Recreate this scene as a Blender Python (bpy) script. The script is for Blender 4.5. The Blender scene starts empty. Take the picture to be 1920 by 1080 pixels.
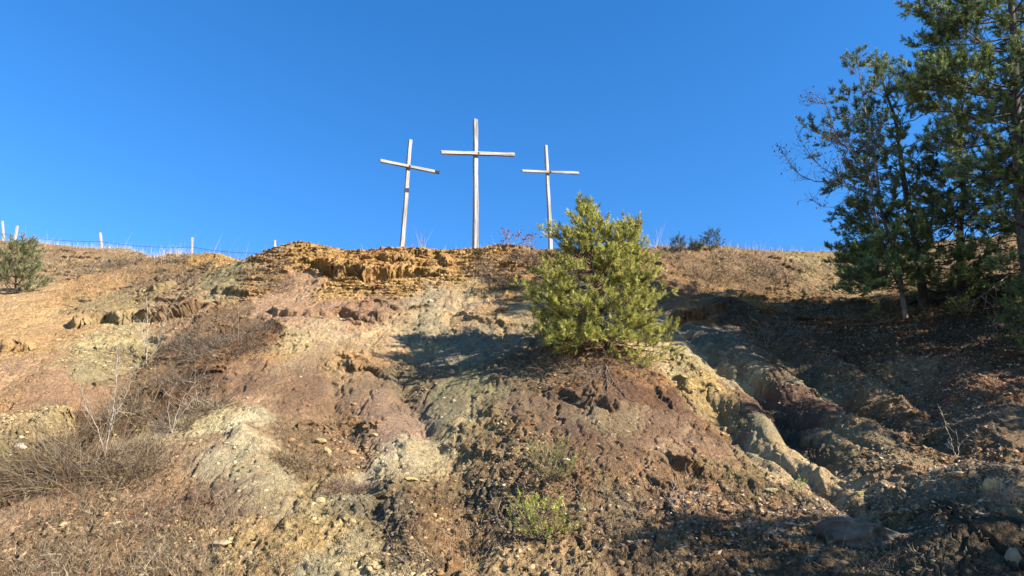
import bpy, math, random
import numpy as np
from mathutils import Vector

random.seed(7)
rng = np.random.default_rng(11)
SC = bpy.context.scene
COL = SC.collection

# ------------------------------------------------------------------ camera, sky, sun, exposure
F, PITCH, CAMZ = 1400.0, math.radians(20), 1.6
cam_d = bpy.data.cameras.new('camera')
cam = bpy.data.objects.new('camera', cam_d)
COL.objects.link(cam)
cam_d.sensor_width = 36
cam_d.lens = 36 * F / 1920
cam_d.clip_start = 0.1
cam_d.clip_end = 5000
cam.location = (0, 0, CAMZ)
cam.rotation_euler = (math.radians(90) + PITCH, 0, 0)
SC.camera = cam

SUN = Vector((0.79, -0.37, 0.49)).normalized()      # towards the sun
world = bpy.data.worlds.new('World')
SC.world = world
world.use_nodes = True
wn = world.node_tree
bg = wn.nodes['Background']
sky = wn.nodes.new('ShaderNodeTexSky')
sky.sky_type = 'NISHITA'
sky.sun_disc = False
sky.sun_elevation = math.asin(SUN.z)
sky.sun_rotation = math.atan2(SUN.x, SUN.y)
sky.altitude = 900
sky.air_density = 1.0
sky.dust_density = 0.1
sky.ozone_density = 3.0
hs = wn.nodes.new('ShaderNodeHueSaturation')
hs.inputs['Saturation'].default_value = 1.30
hs.inputs['Hue'].default_value = 0.504
wn.links.new(sky.outputs[0], hs.inputs['Color'])
wn.links.new(hs.outputs[0], bg.inputs['Color'])
bg.inputs['Strength'].default_value = 0.107

sl = bpy.data.lights.new('sun', 'SUN')
sl.energy = 5.0
sl.angle = math.radians(0.5)
sl.color = (1.0, 0.93, 0.82)
so = bpy.data.objects.new('sun', sl)
COL.objects.link(so)
so.rotation_euler = (-SUN).to_track_quat('-Z', 'Y').to_euler()
so.location = SUN * 60

SC.view_settings.view_transform = 'Standard'
SC.view_settings.look = 'None'
SC.view_settings.exposure = 1.5
SC.view_settings.gamma = 1
SC.cycles.max_bounces = 4
SC.cycles.diffuse_bounces = 2
SC.cycles.transparent_max_bounces = 4
SC.cycles.caustics_reflective = False
SC.cycles.caustics_refractive = False

# ------------------------------------------------------------------ small maths helpers
SP, CP = math.sin(PITCH), math.cos(PITCH)

def ray(px, row):
    u, v = (px - 960) / F, (540 - row) / F
    return np.array([u, CP - v * SP, SP + v * CP])

def P(px, row, Y):
    """the world point seen at this place of the photograph when it lies Y metres ahead"""
    d = ray(px, row)
    d = d * (Y / d[1])
    return np.array([d[0], Y, CAMZ + d[2]])

def project(x, y, z):
    z = z - CAMZ
    dep = y * CP + z * SP
    up = -y * SP + z * CP
    return 960 + F * x / dep, 540 - F * up / dep

def smooth(e0, e1, x):
    t = np.clip((x - e0) / (e1 - e0), 0, 1)
    return t * t * (3 - 2 * t)

def hash3(ix, iy, iz, seed):
    h = (ix.astype(np.int64) * 374761393 + iy.astype(np.int64) * 668265263 + iz.astype(np.int64) * 2147483647 + seed * 1274126177) & 0xFFFFFFFF
    h = ((h ^ (h >> 13)) * 1274126177) & 0xFFFFFFFF
    h = (h ^ (h >> 16)) & 0xFFFFFFFF
    h = (h * 2246822519) & 0xFFFFFFFF
    return ((h ^ (h >> 15)) & 0xFFFFFF) / float(0xFFFFFF) * 2 - 1

def vnoise(x, y, seed=0):
    ix, iy = np.floor(x), np.floor(y)
    fx, fy = x - ix, y - iy
    fx = fx * fx * fx * (fx * (fx * 6 - 15) + 10)
    fy = fy * fy * fy * (fy * (fy * 6 - 15) + 10)
    ix = ix.astype(np.int64); iy = iy.astype(np.int64)
    z0 = np.zeros_like(ix)
    a = hash3(ix, iy, z0, seed); b = hash3(ix + 1, iy, z0, seed)
    c = hash3(ix, iy + 1, z0, seed); d = hash3(ix + 1, iy + 1, z0, seed)
    return (a * (1 - fx) + b * fx) * (1 - fy) + (c * (1 - fx) + d * fx) * fy

def fbm(x, y, octs, seed=0, gain=0.5, rot=0.6):
    s = 0; a = 1.0; t = 0
    for k in range(octs):
        s = s + a * vnoise(x + 17.3 * k, y - 9.1 * k, seed + k)
        t += a; a *= gain
        c_, s_ = math.cos(rot) * 2.03, math.sin(rot) * 2.03
        x, y = x * c_ - y * s_, x * s_ + y * c_
    return s / t

def worley(x, y, seed=0):
    """distance to the nearest and second nearest cell point, and the nearest cell's own random value"""
    ix, iy = np.floor(x).astype(np.int64), np.floor(y).astype(np.int64)
    f1 = np.full(x.shape, 9.0); f2 = np.full(x.shape, 9.0); val = np.zeros(x.shape)
    z0 = np.zeros_like(ix)
    for dx in (-1, 0, 1):
        for dy in (-1, 0, 1):
            jx, jy = ix + dx, iy + dy
            cx = jx + .5 + .45 * hash3(jx, jy, z0, seed)
            cy = jy + .5 + .45 * hash3(jx, jy, z0, seed + 1)
            d = np.hypot(x - cx, y - cy)
            v = hash3(jx, jy, z0, seed + 2)
            nearer = d < f1
            f2 = np.where(nearer, f1, np.minimum(f2, d))
            val = np.where(nearer, v, val)
            f1 = np.where(nearer, d, f1)
    return f1, f2, val

# ------------------------------------------------------------------ the hillside's broad form
# grid coordinates: y = 3 sinh s, x = a * 3 cosh s (fans out with distance)
def to_as(x, y):
    s = np.arcsinh(np.asarray(y) / 3.0)
    return np.asarray(x) / (3 * np.cosh(s)), s

CTRL = {   # columns of the slope: (row, distance ahead)
 -150: [(1080, 7.6), (900, 9.6), (740, 12.3), (640, 15.5), (545, 21), (490, 26), (445, 30.5)],
 0:    [(1080, 7.5), (900, 9.5), (750, 12), (650, 15), (555, 20), (500, 25), (456, 30)],
 130:  [(1080, 7.5), (950, 8.9), (850, 10.2), (740, 12.6), (620, 16.5), (550, 20.5), (500, 25), (469, 30)],
 250:  [(1080, 7.5), (950, 9.1), (850, 10.7), (740, 13), (600, 17.3), (540, 21), (500, 25), (476, 29)],
 400:  [(1080, 7.5), (950, 9.1), (850, 10.6), (780, 12), (650, 15), (560, 18.3), (510, 22), (480, 25)],
 550:  [(1080, 7.5), (950, 9.3), (800, 12), (680, 14.4), (590, 17), (540, 19), (463, 21.3)],
 750:  [(1080, 7.5), (950, 9.5), (800, 12.3), (690, 14.7), (590, 17), (520, 19.2), (459, 20.8)],
 950:  [(1080, 7.4), (950, 9.2), (800, 11.7), (700, 13.8), (600, 16.6), (520, 19.2), (464, 20.8)],
 1150: [(1080, 7.3), (900, 9.4), (760, 12.0), (700, 13.4), (620, 16.0), (540, 19.0), (467, 22)],
 1300: [(1080, 7.2), (900, 9.4), (760, 12.2), (650, 15.1), (600, 17.2), (540, 20), (469, 24)],
 1450: [(1080, 7.0), (900, 9.3), (780, 12), (680, 14.7), (600, 17.7), (530, 21), (474, 25.3)],
 1600: [(1080, 6.8), (900, 9.2), (780, 12), (680, 14.7), (600, 17.3), (530, 21), (478, 26)],
 1750: [(1080, 6.6), (950, 8.2), (850, 10), (750, 12), (650, 14.3), (570, 17), (520, 20), (458, 25)],
 1920: [(1080, 6.3), (950, 7.6), (850, 9.2), (750, 11), (650, 13), (560, 15.5), (500, 18), (442, 23)],
 2080: [(1080, 6.0), (950, 7.2), (850, 8.6), (750, 10.3), (650, 12), (560, 14.3), (500, 16.5), (435, 21)],
}
pts = []
for px, col in CTRL.items():
    for row, Y in col:
        pts.append(P(px, row, Y))
    x, y, z = P(px, col[-1][0], col[-1][1])
    pts.append(np.array([x * 1.08, y * 1.08, z - .02]))
    pts.append(np.array([x * 1.3, y * 1.3, z - .2]))
    pts.append(np.array([x * 1.9, y * 1.9, z - 1.0]))
    x, y, z = P(px, col[0][0], col[0][1])
    pts.append(np.array([x * .72, y * .72, .62]))
    pts.append(np.array([x * .42, y * .42, .12]))
pts = np.array(pts)
ca, cs = to_as(pts[:, 0], pts[:, 1])
cz = (pts[:, 2] - CAMZ) / (3 * np.cosh(cs))

def kern(r2):
    return np.where(r2 > 1e-12, r2 * np.log(np.maximum(r2, 1e-12)), 0)

n = len(ca)
A = np.zeros((n + 3, n + 3))
A[:n, :n] = kern((ca[:, None] - ca) ** 2 + (cs[:, None] - cs) ** 2) + np.eye(n) * 2e-5
A[:n, n] = 1; A[:n, n + 1] = ca; A[:n, n + 2] = cs
A[n:, :n] = A[:n, n:].T
sol = np.linalg.solve(A, np.concatenate([cz, np.zeros(3)]))
GA = np.linspace(-.95, .95, 150)
GS = np.linspace(math.asinh(2.0 / 3), math.asinh(46 / 3), 190)
ga, gs = np.meshgrid(GA, GS)
gz = kern((ga[..., None] - ca) ** 2 + (gs[..., None] - cs) ** 2) @ sol[:n] + sol[n] + sol[n + 1] * ga + sol[n + 2] * gs
gz = gz * 3 * np.cosh(gs) + CAMZ

def bilin(GZ, GAx, GSx, a, s):
    ia = np.clip(np.searchsorted(GAx, a) - 1, 0, len(GAx) - 2)
    js = np.clip(np.searchsorted(GSx, s) - 1, 0, len(GSx) - 2)
    fa = np.clip((a - GAx[ia]) / (GAx[ia + 1] - GAx[ia]), 0, 1)
    fs = np.clip((s - GSx[js]) / (GSx[js + 1] - GSx[js]), 0, 1)
    return ((GZ[js, ia] * (1 - fa) + GZ[js, ia + 1] * fa) * (1 - fs)
            + (GZ[js + 1, ia] * (1 - fa) + GZ[js + 1, ia + 1] * fa) * fs)

def macro(x, y):
    x = np.asarray(x, float); y = np.asarray(y, float)
    a, s = to_as(x, y)
    z = bilin(gz, GA, GS, np.clip(a, -.95, .95), np.clip(s, GS[0], GS[-1]))
    near = smooth(2.2, 4.5, y)
    far = 1 - smooth(33, 60, y)
    return z * near * far + 7.0 * (1 - far)

YS = np.concatenate([np.arange(3, 30, .04), np.arange(30, 46, .1)])

def hit(px, row, hf=macro):
    d = ray(px, row)
    t = YS / d[1]
    below = CAMZ + d[2] * t <= hf(d[0] * t, YS)
    if not below.any():
        # just above the crest: the closest approach
        k = int(np.argmin(CAMZ + d[2] * t - hf(d[0] * t, YS)))
        return np.array([d[0] * t[k], YS[k], float(hf(d[0] * t[k], YS[k]))])
    k = int(np.argmax(below))
    return np.array([d[0] * t[k], YS[k], float(hf(d[0] * t[k], YS[k]))])

# ------------------------------------------------------------------ the dense grid
def edges(lo, hi, n, out, m, power=2.2):
    e = (np.linspace(0, 1, m + 1)[1:]) ** power
    return e * (out - hi) + hi
A_IN = np.linspace(-.80, .84, 1180)
A_AX = np.concatenate([(-edges(0, .80, 0, 6, 40))[::-1], A_IN, edges(0, .84, 0, 6, 40)])
S0, S1 = math.asinh(6.2 / 3), math.asinh(33 / 3)
S_IN = np.linspace(S0, S1, 1080)
s_lo = np.linspace(math.asinh(-400 / 3), S0, 90)[:-1]
s_hi = np.linspace(S1, math.asinh(600 / 3), 70)[1:]
S_AX = np.concatenate([s_lo, S_IN, s_hi])
ma, ms = np.meshgrid(A_AX, S_AX)
X = ma * 3 * np.cosh(ms)
Yg = 3 * np.sinh(ms)
Z = macro(X, Yg)
inner = smooth(4.0, 6.5, Yg) * (1 - smooth(30, 34, Yg)) * (1 - smooth(.82, 1.0, np.abs(ma)))
DY = np.zeros_like(X)
LM = np.zeros_like(X)

def world_line(pp):
    return np.array([hit(px, r)[:2] for px, r in pp])

def seg_field(line, reach):
    """indices near the line, signed distance (+ is left of travel), fraction along"""
    lo, hi = line.min(0) - reach, line.max(0) + reach
    m = np.nonzero((X > lo[0]) & (X < hi[0]) & (Yg > lo[1]) & (Yg < hi[1]))
    x, y = X[m], Yg[m]
    best = np.full(x.shape, 1e9); sg = np.ones(x.shape); fr = np.zeros(x.shape)
    L = np.hypot(*(line[1:] - line[:-1]).T); cum = np.concatenate([[0], np.cumsum(L)])
    for k in range(len(line) - 1):
        p, q = line[k], line[k + 1]
        d = q - p
        t = np.clip(((x - p[0]) * d[0] + (y - p[1]) * d[1]) / (d @ d + 1e-9), 0, 1)
        ex, ey = x - p[0] - t * d[0], y - p[1] - t * d[1]
        r = np.hypot(ex, ey)
        c = d[0] * ey - d[1] * ex
        nb = r < best
        best = np.where(nb, r, best); sg = np.where(nb, np.sign(c), sg)
        fr = np.where(nb, (cum[k] + t * L[k]) / cum[-1], fr)
    return m, best * sg, fr

WX = fbm(X * 1.1, Yg * 1.1, 4, 31) * .22
WY = fbm(X * 1.1, Yg * 1.1, 4, 57) * .22

def ridge(pp, w, h, skew=0.0):
    h = h * (1.0 if pp[0][0] > 1200 else .55)
    line = world_line(pp)
    m, d, f = seg_field(line, w * 3.2)
    d = d + WX[m] * w * (.35 if pp[0][0] > 1200 else 1)
    ww = w * (1 + skew * np.sign(d))
    env = smooth(0, .16, f) * (1 - smooth(.84, 1, f))
    Z[m] += .62 * h * np.exp(-(d / ww) ** 2) * (.25 + .75 * env)

def gully(pp, w, h):
    h = h * (.92 if pp[0][0] > 1200 else .6)
    line = world_line(pp)
    m, d, f = seg_field(line, w * 4)
    d = d + (WX[m] + WY[m]) * w * (.4 if pp[0][0] > 1200 else .9)
    env = smooth(0, .1, f) * (1 - smooth(.9, 1, f))
    Z[m] -= .8 * h * np.exp(-np.abs(d / w) ** 1.4) * env * (1 + .3 * vnoise(X[m] * 3, Yg[m] * 3, 5))

def ledge(pp, push=.18, up=.10, w=.5, drop=.12):
    if push >= .2: push *= 1.15; drop *= 1.3
    """a lip leaning out over a recess; line drawn left to right as seen"""
    line = world_line(pp)
    m, d, f = seg_field(line, w * 3)
    x, y = X[m], Yg[m]
    fw = worley(x * 2.6, y * 2.6, 73)[2] * .10 + worley(x * 6, y * 6, 75)[2] * .04
    d = d + fbm(x * 1.6, y * 1.6, 3, 71) * .16 + fw * .6
    env = smooth(0, .12, f) * (1 - smooth(.88, 1, f)) * (.65 + .35 * vnoise(x * 2.2, y * .5, 13))
    
    LM[m] = np.maximum(LM[m], np.exp(-(d / (w * .4)) ** 2) * env)
    ab = smooth(-.07, .07, d)
    DY[m] -= ab * push * np.exp(-(d / (w * .45)) ** 2) * env
    Z[m] += (ab * up * np.exp(-(d / w) ** 2) - (1 - ab) * drop * np.exp(-(d / (w * .35)) ** 2) - .10 * np.exp(-((d + .10) / .07) ** 2)) * env

def mound(px, row, rx, ry, h, p=2.0):
    c = hit(px, row)
    r2 = ((X - c[0]) / rx) ** 2 + ((Yg - c[1]) / ry) ** 2
    Z[:] += h * np.exp(-r2 ** (p / 2))

# ridges and drainage of the badland slope
ridge([(1130, 600), (1135, 690), (1150, 800), (1170, 930)], 1.5, .30)
ridge([(1335, 742), (1400, 775), (1455, 832), (1530, 885), (1620, 945), (1720, 1010), (1800, 1070)], .36, .46, .1)
ridge([(1300, 622), (1385, 668), (1450, 720), (1530, 775), (1620, 815), (1720, 870), (1830, 935), (1925, 1000), (2010, 1060)], .58, .60, -.1)
ridge([(1240, 615), (1300, 680), (1345, 735)], .45, .22)
ridge([(1500, 665), (1600, 715), (1700, 770), (1800, 845), (1900, 925)], .40, .36)
ridge([(1640, 625), (1760, 690), (1860, 760), (1960, 850)], .5, .34)
ridge([(1420, 600), (1500, 640), (1580, 690)], .4, .2)
gully([(1385, 640), (1470, 702), (1560, 772), (1650, 822)], .10, .16)
gully([(1330, 640), (1400, 715), (1460, 760)], .08, .12)
gully([(1560, 655), (1680, 720), (1790, 800)], .16, .22)
gully([(1345, 752), (1362, 795), (1400, 832), (1450, 852), (1500, 880), (1560, 930)], .045, .10)
gully([(1462, 788), (1500, 800), (1560, 815), (1610, 845), (1680, 885)], .05, .10)
gully([(1420, 830), (1500, 885), (1590, 950), (1690, 1030)], .10, .12)
ridge([(1830, 800), (1900, 880), (1990, 960)], .6, .42)
ridge([(1640, 905), (1760, 965), (1860, 1020), (1920, 1075)], .5, .25)
gully([(1262, 592), (1310, 650), (1360, 700), (1430, 745), (1472, 800), (1530, 852), (1590, 915), (1680, 985), (1800, 1060)], .24, .40)
gully([(1430, 600), (1500, 690), (1570, 740), (1650, 790), (1740, 845), (1810, 900), (1900, 960)], .5, .45)
gully([(1325, 745), (1370, 815), (1440, 868), (1500, 890), (1570, 940), (1650, 1005)], .2, .22)
gully([(1470, 792), (1475, 850), (1530, 900)], .16, .2)
gully([(1690, 660), (1720, 740), (1760, 820), (1850, 900), (1925, 965)], .35, .25)
gully([(885, 525), (850, 590), (790, 650), (758, 700), (778, 772), (850, 850), (880, 930), (885, 1010), (900, 1085)], .30, .30)
gully([(795, 535), (780, 600), (745, 640)], .18, .16)
gully([(925, 610), (880, 640), (845, 700)], .10, .10)
gully([(612, 680), (628, 740), (640, 800), (690, 850), (690, 930), (720, 1010), (740, 1085)], .2, .26)
gully([(330, 540), (300, 600), (260, 680), (180, 760), (80, 850), (30, 920)], .55, .40)
gully([(160, 500), (110, 580), (80, 680)], .5, .22)
gully([(500, 790), (560, 880), (600, 960), (620, 1060)], .22, .18)
ridge([(520, 660), (480, 730), (520, 800)], .8, .30)
ridge([(690, 710), (710, 770), (740, 840), (760, 880)], .38, .26)
ridge([(850, 780), (830, 830)], .3, .14)
ridge([(450, 810), (455, 860), (480, 930), (540, 990)], .45, .32)
ridge([(340, 850), (400, 920), (460, 980)], .4, .16)
ridge([(730, 905), (745, 960), (790, 1040)], .3, .22)
ridge([(0, 590), (60, 610), (110, 660), (140, 740)], .7, .25)
ridge([(1060, 900), (1100, 960), (1130, 1030)], .6, .12)
ridge([(780, 610), (850, 600), (960, 600)], .7, .16)
mound(430, 868, .16, .2, -.1)
mound(700, 500, 1.3, .6, .12)
mound(480, 500, 1.6, .8, .2)
mound(1350, 495, 2.4, 1.2, .2)
mound(240, 505, 2.0, 1.6, .3)
mound(1290, 890, .28, .3, -.1)
mound(450, 838, .20, .22, .10)
mound(1380, 585, 1.0, .7, .25)

# broad and middle roughness (rubble zones get more: see ground colours)
INFO = [  # px, row, photo colour, roughness 0..1, sharpness of the patch
 (0, 480, (182, 142, 112), .6), (0, 560, (214, 172, 128), .3), (70, 600, (217, 172, 120), .3), (50, 465, (165, 130, 100), .5),
 (150, 500, (178, 146, 112), .6), (250, 490, (165, 136, 102), .8), (330, 490, (168, 132, 98), .8), (330, 515, (150, 120, 92), .8),
 (230, 560, (176, 152, 112), .5), (150, 545, (200, 155, 108), .5), (100, 640, (214, 168, 116), .5), (60, 700, (196, 154, 120), .3),
 (100, 740, (185, 142, 112), .4), (20, 760, (184, 144, 110), .6), (30, 800, (190, 165, 120), .8), (20, 860, (140, 124, 90), .8),
 (200, 630, (205, 186, 136), .6), (250, 610, (208, 186, 138), .5), (170, 680, (176, 160, 120), .6), (330, 580, (182, 140, 108), .8),
 (400, 540, (165, 158, 116), .6), (390, 490, (205, 160, 92), .9), (420, 468, (205, 156, 86), 1), (350, 560, (178, 140, 112), .8),
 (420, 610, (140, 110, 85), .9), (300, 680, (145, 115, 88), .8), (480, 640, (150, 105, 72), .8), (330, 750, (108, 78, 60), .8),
 (200, 800, (104, 82, 60), .9), (250, 765, (120, 92, 68), .8), (100, 890, (108, 84, 62), .8), (70, 950, (190, 148, 118), .3),  # soil under the left brush darkened: shade between the stems put into its colour
 (560, 478, (206, 154, 84), 1), (500, 505, (178, 140, 100), .9), (650, 478, (204, 148, 84), 1), (700, 500, (200, 146, 88), 1), (820, 478, (206, 156, 90), 1),
 (900, 478, (210, 156, 86), 1), (640, 540, (208, 162, 94), .9), (760, 540, (202, 156, 92), .9), (560, 555, (204, 160, 128), .4),
 (860, 530, (196, 152, 94), .9), (940, 545, (190, 148, 98), .9), (950, 500, (165, 126, 92), .9), (620, 585, (206, 156, 126), .4),
 (680, 588, (184, 138, 112), .6), (740, 592, (190, 146, 116), .6), (620, 630, (226, 196, 154), .4), (720, 630, (224, 194, 152), .4), (560, 640, (205, 172, 130), .4),
 (540, 640, (226, 204, 156), .4), (520, 665, (204, 154, 92), .6), (760, 600, (204, 168, 128), .6), (790, 575, (188, 174, 146), .6), (790, 615, (176, 164, 136), .6),
 (850, 565, (214, 182, 144), .4), (900, 585, (214, 172, 132), .6), (880, 555, (205, 190, 150), .4), (960, 560, (200, 154, 106), .7), (985, 585, (222, 190, 140), .4),
 (920, 600, (200, 165, 120), .6), (800, 650, (158, 150, 126), .3), (900, 640, (152, 146, 128), .3), (1000, 620, (160, 148, 122), .4),
 (760, 700, (140, 122, 98), .6), (860, 720, (146, 140, 108), .4), (960, 690, (128, 112, 90), .7), (900, 750, (150, 140, 108), .5), (1000, 720, (130, 108, 84), .8),
 (660, 665, (196, 160, 116), .5), (700, 672, (182, 132, 96), .6), (680, 693, (200, 165, 120), .5), (580, 680, (182, 148, 116), .4), (480, 690, (166, 126, 98), .4),
 (470, 745, (150, 112, 90), .2), (560, 720, (150, 112, 92), .2), (500, 755, (202, 160, 128), .2), (560, 780, (152, 116, 94), .4), (540, 705, (190, 160, 124), .3),
 (640, 740, (158, 122, 98), .4), (680, 730, (160, 132, 108), .2), (720, 760, (164, 134, 116), .15), (740, 810, (184, 146, 126), .15), (610, 790, (158, 124, 92), .8),
 (650, 830, (150, 118, 90), .9), (760, 865, (212, 196, 160), .5), (790, 880, (198, 180, 138), .5), (820, 790, (158, 150, 122), .2), (850, 790, (178, 164, 128), .5),
 (900, 800, (150, 130, 100), .8), (450, 812, (216, 204, 168), .6), (400, 800, (200, 188, 146), .5), (470, 850, (208, 196, 164), .5), (350, 810, (190, 172, 138), .4),
 (430, 890, (190, 178, 148), .2), (500, 910, (190, 176, 140), .2), (370, 870, (178, 154, 126), .1), (320, 850, (182, 148, 116), .4), (540, 950, (182, 166, 130), .3),
 (450, 965, (158, 132, 110), .2), (400, 930, (160, 132, 108), .3), (300, 920, (174, 136, 104), .8), (560, 880, (142, 114, 86), .9), (520, 830, (160, 128, 98), .6),
 (440, 1040, (190, 156, 106), .9), (560, 1010, (186, 154, 104), .9), (600, 930, (188, 160, 106), .9), (640, 970, (190, 164, 112), .9), (650, 930, (178, 168, 138), .7),
 (660, 1030, (182, 170, 136), .7), (700, 1060, (184, 170, 130), .7), (720, 925, (122, 112, 96), .8), (745, 960, (116, 106, 90), .7), (740, 1010, (118, 98, 76), .8), (770, 900, (136, 118, 94), .8),
 (820, 960, (142, 108, 76), .7), (800, 1040, (158, 118, 80), .8), (860, 900, (130, 106, 80), .9), (910, 940, (122, 106, 86), .9), (880, 1000, (146, 116, 86), .9),
 (860, 850, (168, 142, 106), .9), (900, 870, (120, 104, 82), .9), (960, 850, (164, 134, 98), .8), (1000, 900, (146, 118, 90), .9), (1060, 910, (160, 120, 88), .8),
 (960, 820, (150, 118, 90), .6), (1130, 940, (136, 120, 98), .9), (1150, 980, (140, 118, 92), .9), (1080, 980, (150, 118, 88), .9),
 (1000, 780, (150, 122, 100), .3), (1080, 765, (132, 96, 80), .4), (1150, 740, (130, 94, 78), .5), (1080, 720, (150, 110, 76), .8), (1130, 705, (160, 118, 84), .8), (1200, 740, (122, 84, 68), .3),
 (1200, 700, (186, 132, 88), .6), (1090, 790, (168, 148, 116), .3), (1150, 795, (166, 142, 112), .3), (1020, 810, (146, 116, 94), .2), (1230, 790, (146, 110, 88), .2), (1180, 830, (152, 116, 92), .2),
 (1080, 830, (138, 106, 86), .2), (1270, 830, (182, 146, 118), .3), (1310, 835, (176, 136, 110), .3), (1330, 800, (142, 106, 84), .3), (1250, 690, (216, 196, 146), .4),
 (1300, 700, (206, 184, 128), .6), (1330, 735, (208, 174, 108), .7), (1350, 780, (190, 160, 106), .6), (1290, 655, (226, 200, 152), .3), (1245, 640, (224, 198, 150), .3),
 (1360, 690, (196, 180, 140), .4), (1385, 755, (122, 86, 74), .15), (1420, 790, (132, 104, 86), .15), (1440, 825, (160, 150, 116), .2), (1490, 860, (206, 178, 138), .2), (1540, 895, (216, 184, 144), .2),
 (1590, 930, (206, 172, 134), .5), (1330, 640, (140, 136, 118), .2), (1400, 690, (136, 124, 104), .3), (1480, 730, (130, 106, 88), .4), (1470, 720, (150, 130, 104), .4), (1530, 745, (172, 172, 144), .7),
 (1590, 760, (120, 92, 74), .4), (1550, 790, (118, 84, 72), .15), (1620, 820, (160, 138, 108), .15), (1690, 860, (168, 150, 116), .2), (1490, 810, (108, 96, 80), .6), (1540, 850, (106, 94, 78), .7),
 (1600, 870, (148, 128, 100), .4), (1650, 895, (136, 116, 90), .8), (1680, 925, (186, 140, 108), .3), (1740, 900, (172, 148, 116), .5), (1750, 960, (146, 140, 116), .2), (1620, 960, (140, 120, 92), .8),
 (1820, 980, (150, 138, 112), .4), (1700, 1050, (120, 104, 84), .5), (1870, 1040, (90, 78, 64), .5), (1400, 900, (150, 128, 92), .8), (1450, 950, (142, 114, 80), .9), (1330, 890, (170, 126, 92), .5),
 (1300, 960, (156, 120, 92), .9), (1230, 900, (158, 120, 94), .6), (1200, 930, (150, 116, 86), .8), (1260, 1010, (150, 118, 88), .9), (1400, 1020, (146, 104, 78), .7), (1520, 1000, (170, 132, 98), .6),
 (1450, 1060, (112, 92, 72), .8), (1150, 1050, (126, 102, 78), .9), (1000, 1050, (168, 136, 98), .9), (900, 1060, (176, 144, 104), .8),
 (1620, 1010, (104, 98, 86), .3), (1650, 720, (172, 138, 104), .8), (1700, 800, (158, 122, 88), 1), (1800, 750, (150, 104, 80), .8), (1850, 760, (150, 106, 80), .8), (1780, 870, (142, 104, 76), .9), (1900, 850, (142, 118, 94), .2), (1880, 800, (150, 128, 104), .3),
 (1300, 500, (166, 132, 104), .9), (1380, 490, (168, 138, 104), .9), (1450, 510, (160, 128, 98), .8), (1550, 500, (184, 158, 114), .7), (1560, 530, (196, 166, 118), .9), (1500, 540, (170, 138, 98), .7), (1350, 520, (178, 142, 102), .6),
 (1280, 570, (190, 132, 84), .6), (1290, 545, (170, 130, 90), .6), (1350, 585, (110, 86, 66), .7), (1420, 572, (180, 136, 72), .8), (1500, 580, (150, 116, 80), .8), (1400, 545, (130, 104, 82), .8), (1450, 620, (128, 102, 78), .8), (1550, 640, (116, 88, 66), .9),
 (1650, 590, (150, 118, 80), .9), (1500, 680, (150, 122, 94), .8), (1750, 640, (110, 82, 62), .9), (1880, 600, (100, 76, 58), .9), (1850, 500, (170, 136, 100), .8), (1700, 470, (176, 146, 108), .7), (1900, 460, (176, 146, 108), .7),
 (150, 950, (140, 112, 86), .9), (80, 1040, (146, 118, 90), .9), (200, 1060, (150, 120, 88), .9), (300, 980, (140, 104, 82), .8), (330, 1050, (150, 120, 84), .9), (370, 1010, (160, 128, 92), .9), (1780, 540, (150, 116, 76), .8),
]
def lin(c):
    c = np.asarray(c, float) / 255
    return np.where(c <= .04045, c / 12.92, ((c + .055) / 1.055) ** 2.4)
ALB = .60
SAT = 0.80
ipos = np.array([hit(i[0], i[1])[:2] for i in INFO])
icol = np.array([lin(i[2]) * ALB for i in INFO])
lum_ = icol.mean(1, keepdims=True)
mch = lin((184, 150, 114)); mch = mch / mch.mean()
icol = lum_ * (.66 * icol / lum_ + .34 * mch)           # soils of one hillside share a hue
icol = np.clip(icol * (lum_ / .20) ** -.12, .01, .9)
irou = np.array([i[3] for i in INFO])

# patches: nearest sample wins, with ragged borders; done in pieces to spare memory
jj = np.nonzero((S_AX > math.asinh(5.0 / 3)) & (S_AX < math.asinh(36 / 3)))[0]
ii = np.nonzero(np.abs(A_AX) < 1.0)[0]
COLR = np.zeros(X.shape + (3,)); COLR[:] = lin((150, 122, 92)) * ALB
ROU = np.full(X.shape, .6)
w1 = fbm(X * 1.3, Yg * 1.3, 5, 101, .6); w2 = fbm(X * 1.3, Yg * 1.3, 5, 131, .6)
w3 = fbm(X * 6, Yg * 6, 4, 161, .65); w4 = fbm(X * 6, Yg * 6, 4, 171, .65)
ia_, is_ = to_as(ipos[:, 0], ipos[:, 1])
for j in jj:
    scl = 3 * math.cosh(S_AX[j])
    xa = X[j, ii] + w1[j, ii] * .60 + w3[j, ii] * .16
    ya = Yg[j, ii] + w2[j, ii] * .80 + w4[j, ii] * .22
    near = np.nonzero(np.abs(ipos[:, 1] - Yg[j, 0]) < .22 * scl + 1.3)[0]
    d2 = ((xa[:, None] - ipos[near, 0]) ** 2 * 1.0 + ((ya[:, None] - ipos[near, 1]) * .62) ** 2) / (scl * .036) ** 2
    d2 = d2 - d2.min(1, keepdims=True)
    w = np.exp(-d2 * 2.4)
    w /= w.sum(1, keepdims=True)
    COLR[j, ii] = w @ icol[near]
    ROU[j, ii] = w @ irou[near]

slope_r = .35 + .65 * ROU
Z += inner * (fbm(X * .45, Yg * .45, 3, 3) * .16 * (.4 + .6 * ROU))
Z += inner * fbm(X * 1.6, Yg * 1.6, 5, 9, .5) * .05 * slope_r
# rills running down the slope
rill = 1 - np.abs(vnoise(X * 2.6 + w1 * 1.2, Yg * .55 + w2, 21))
rill2 = 1 - np.abs(vnoise(X * 6.5 + w1 * 2.5, Yg * 1.2 + w2 * 2, 22))
Z -= inner * (smooth(.75, 1, rill) * .06 + smooth(.7, 1, rill2) * .03) * (1.15 - .5 * ROU)
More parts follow.
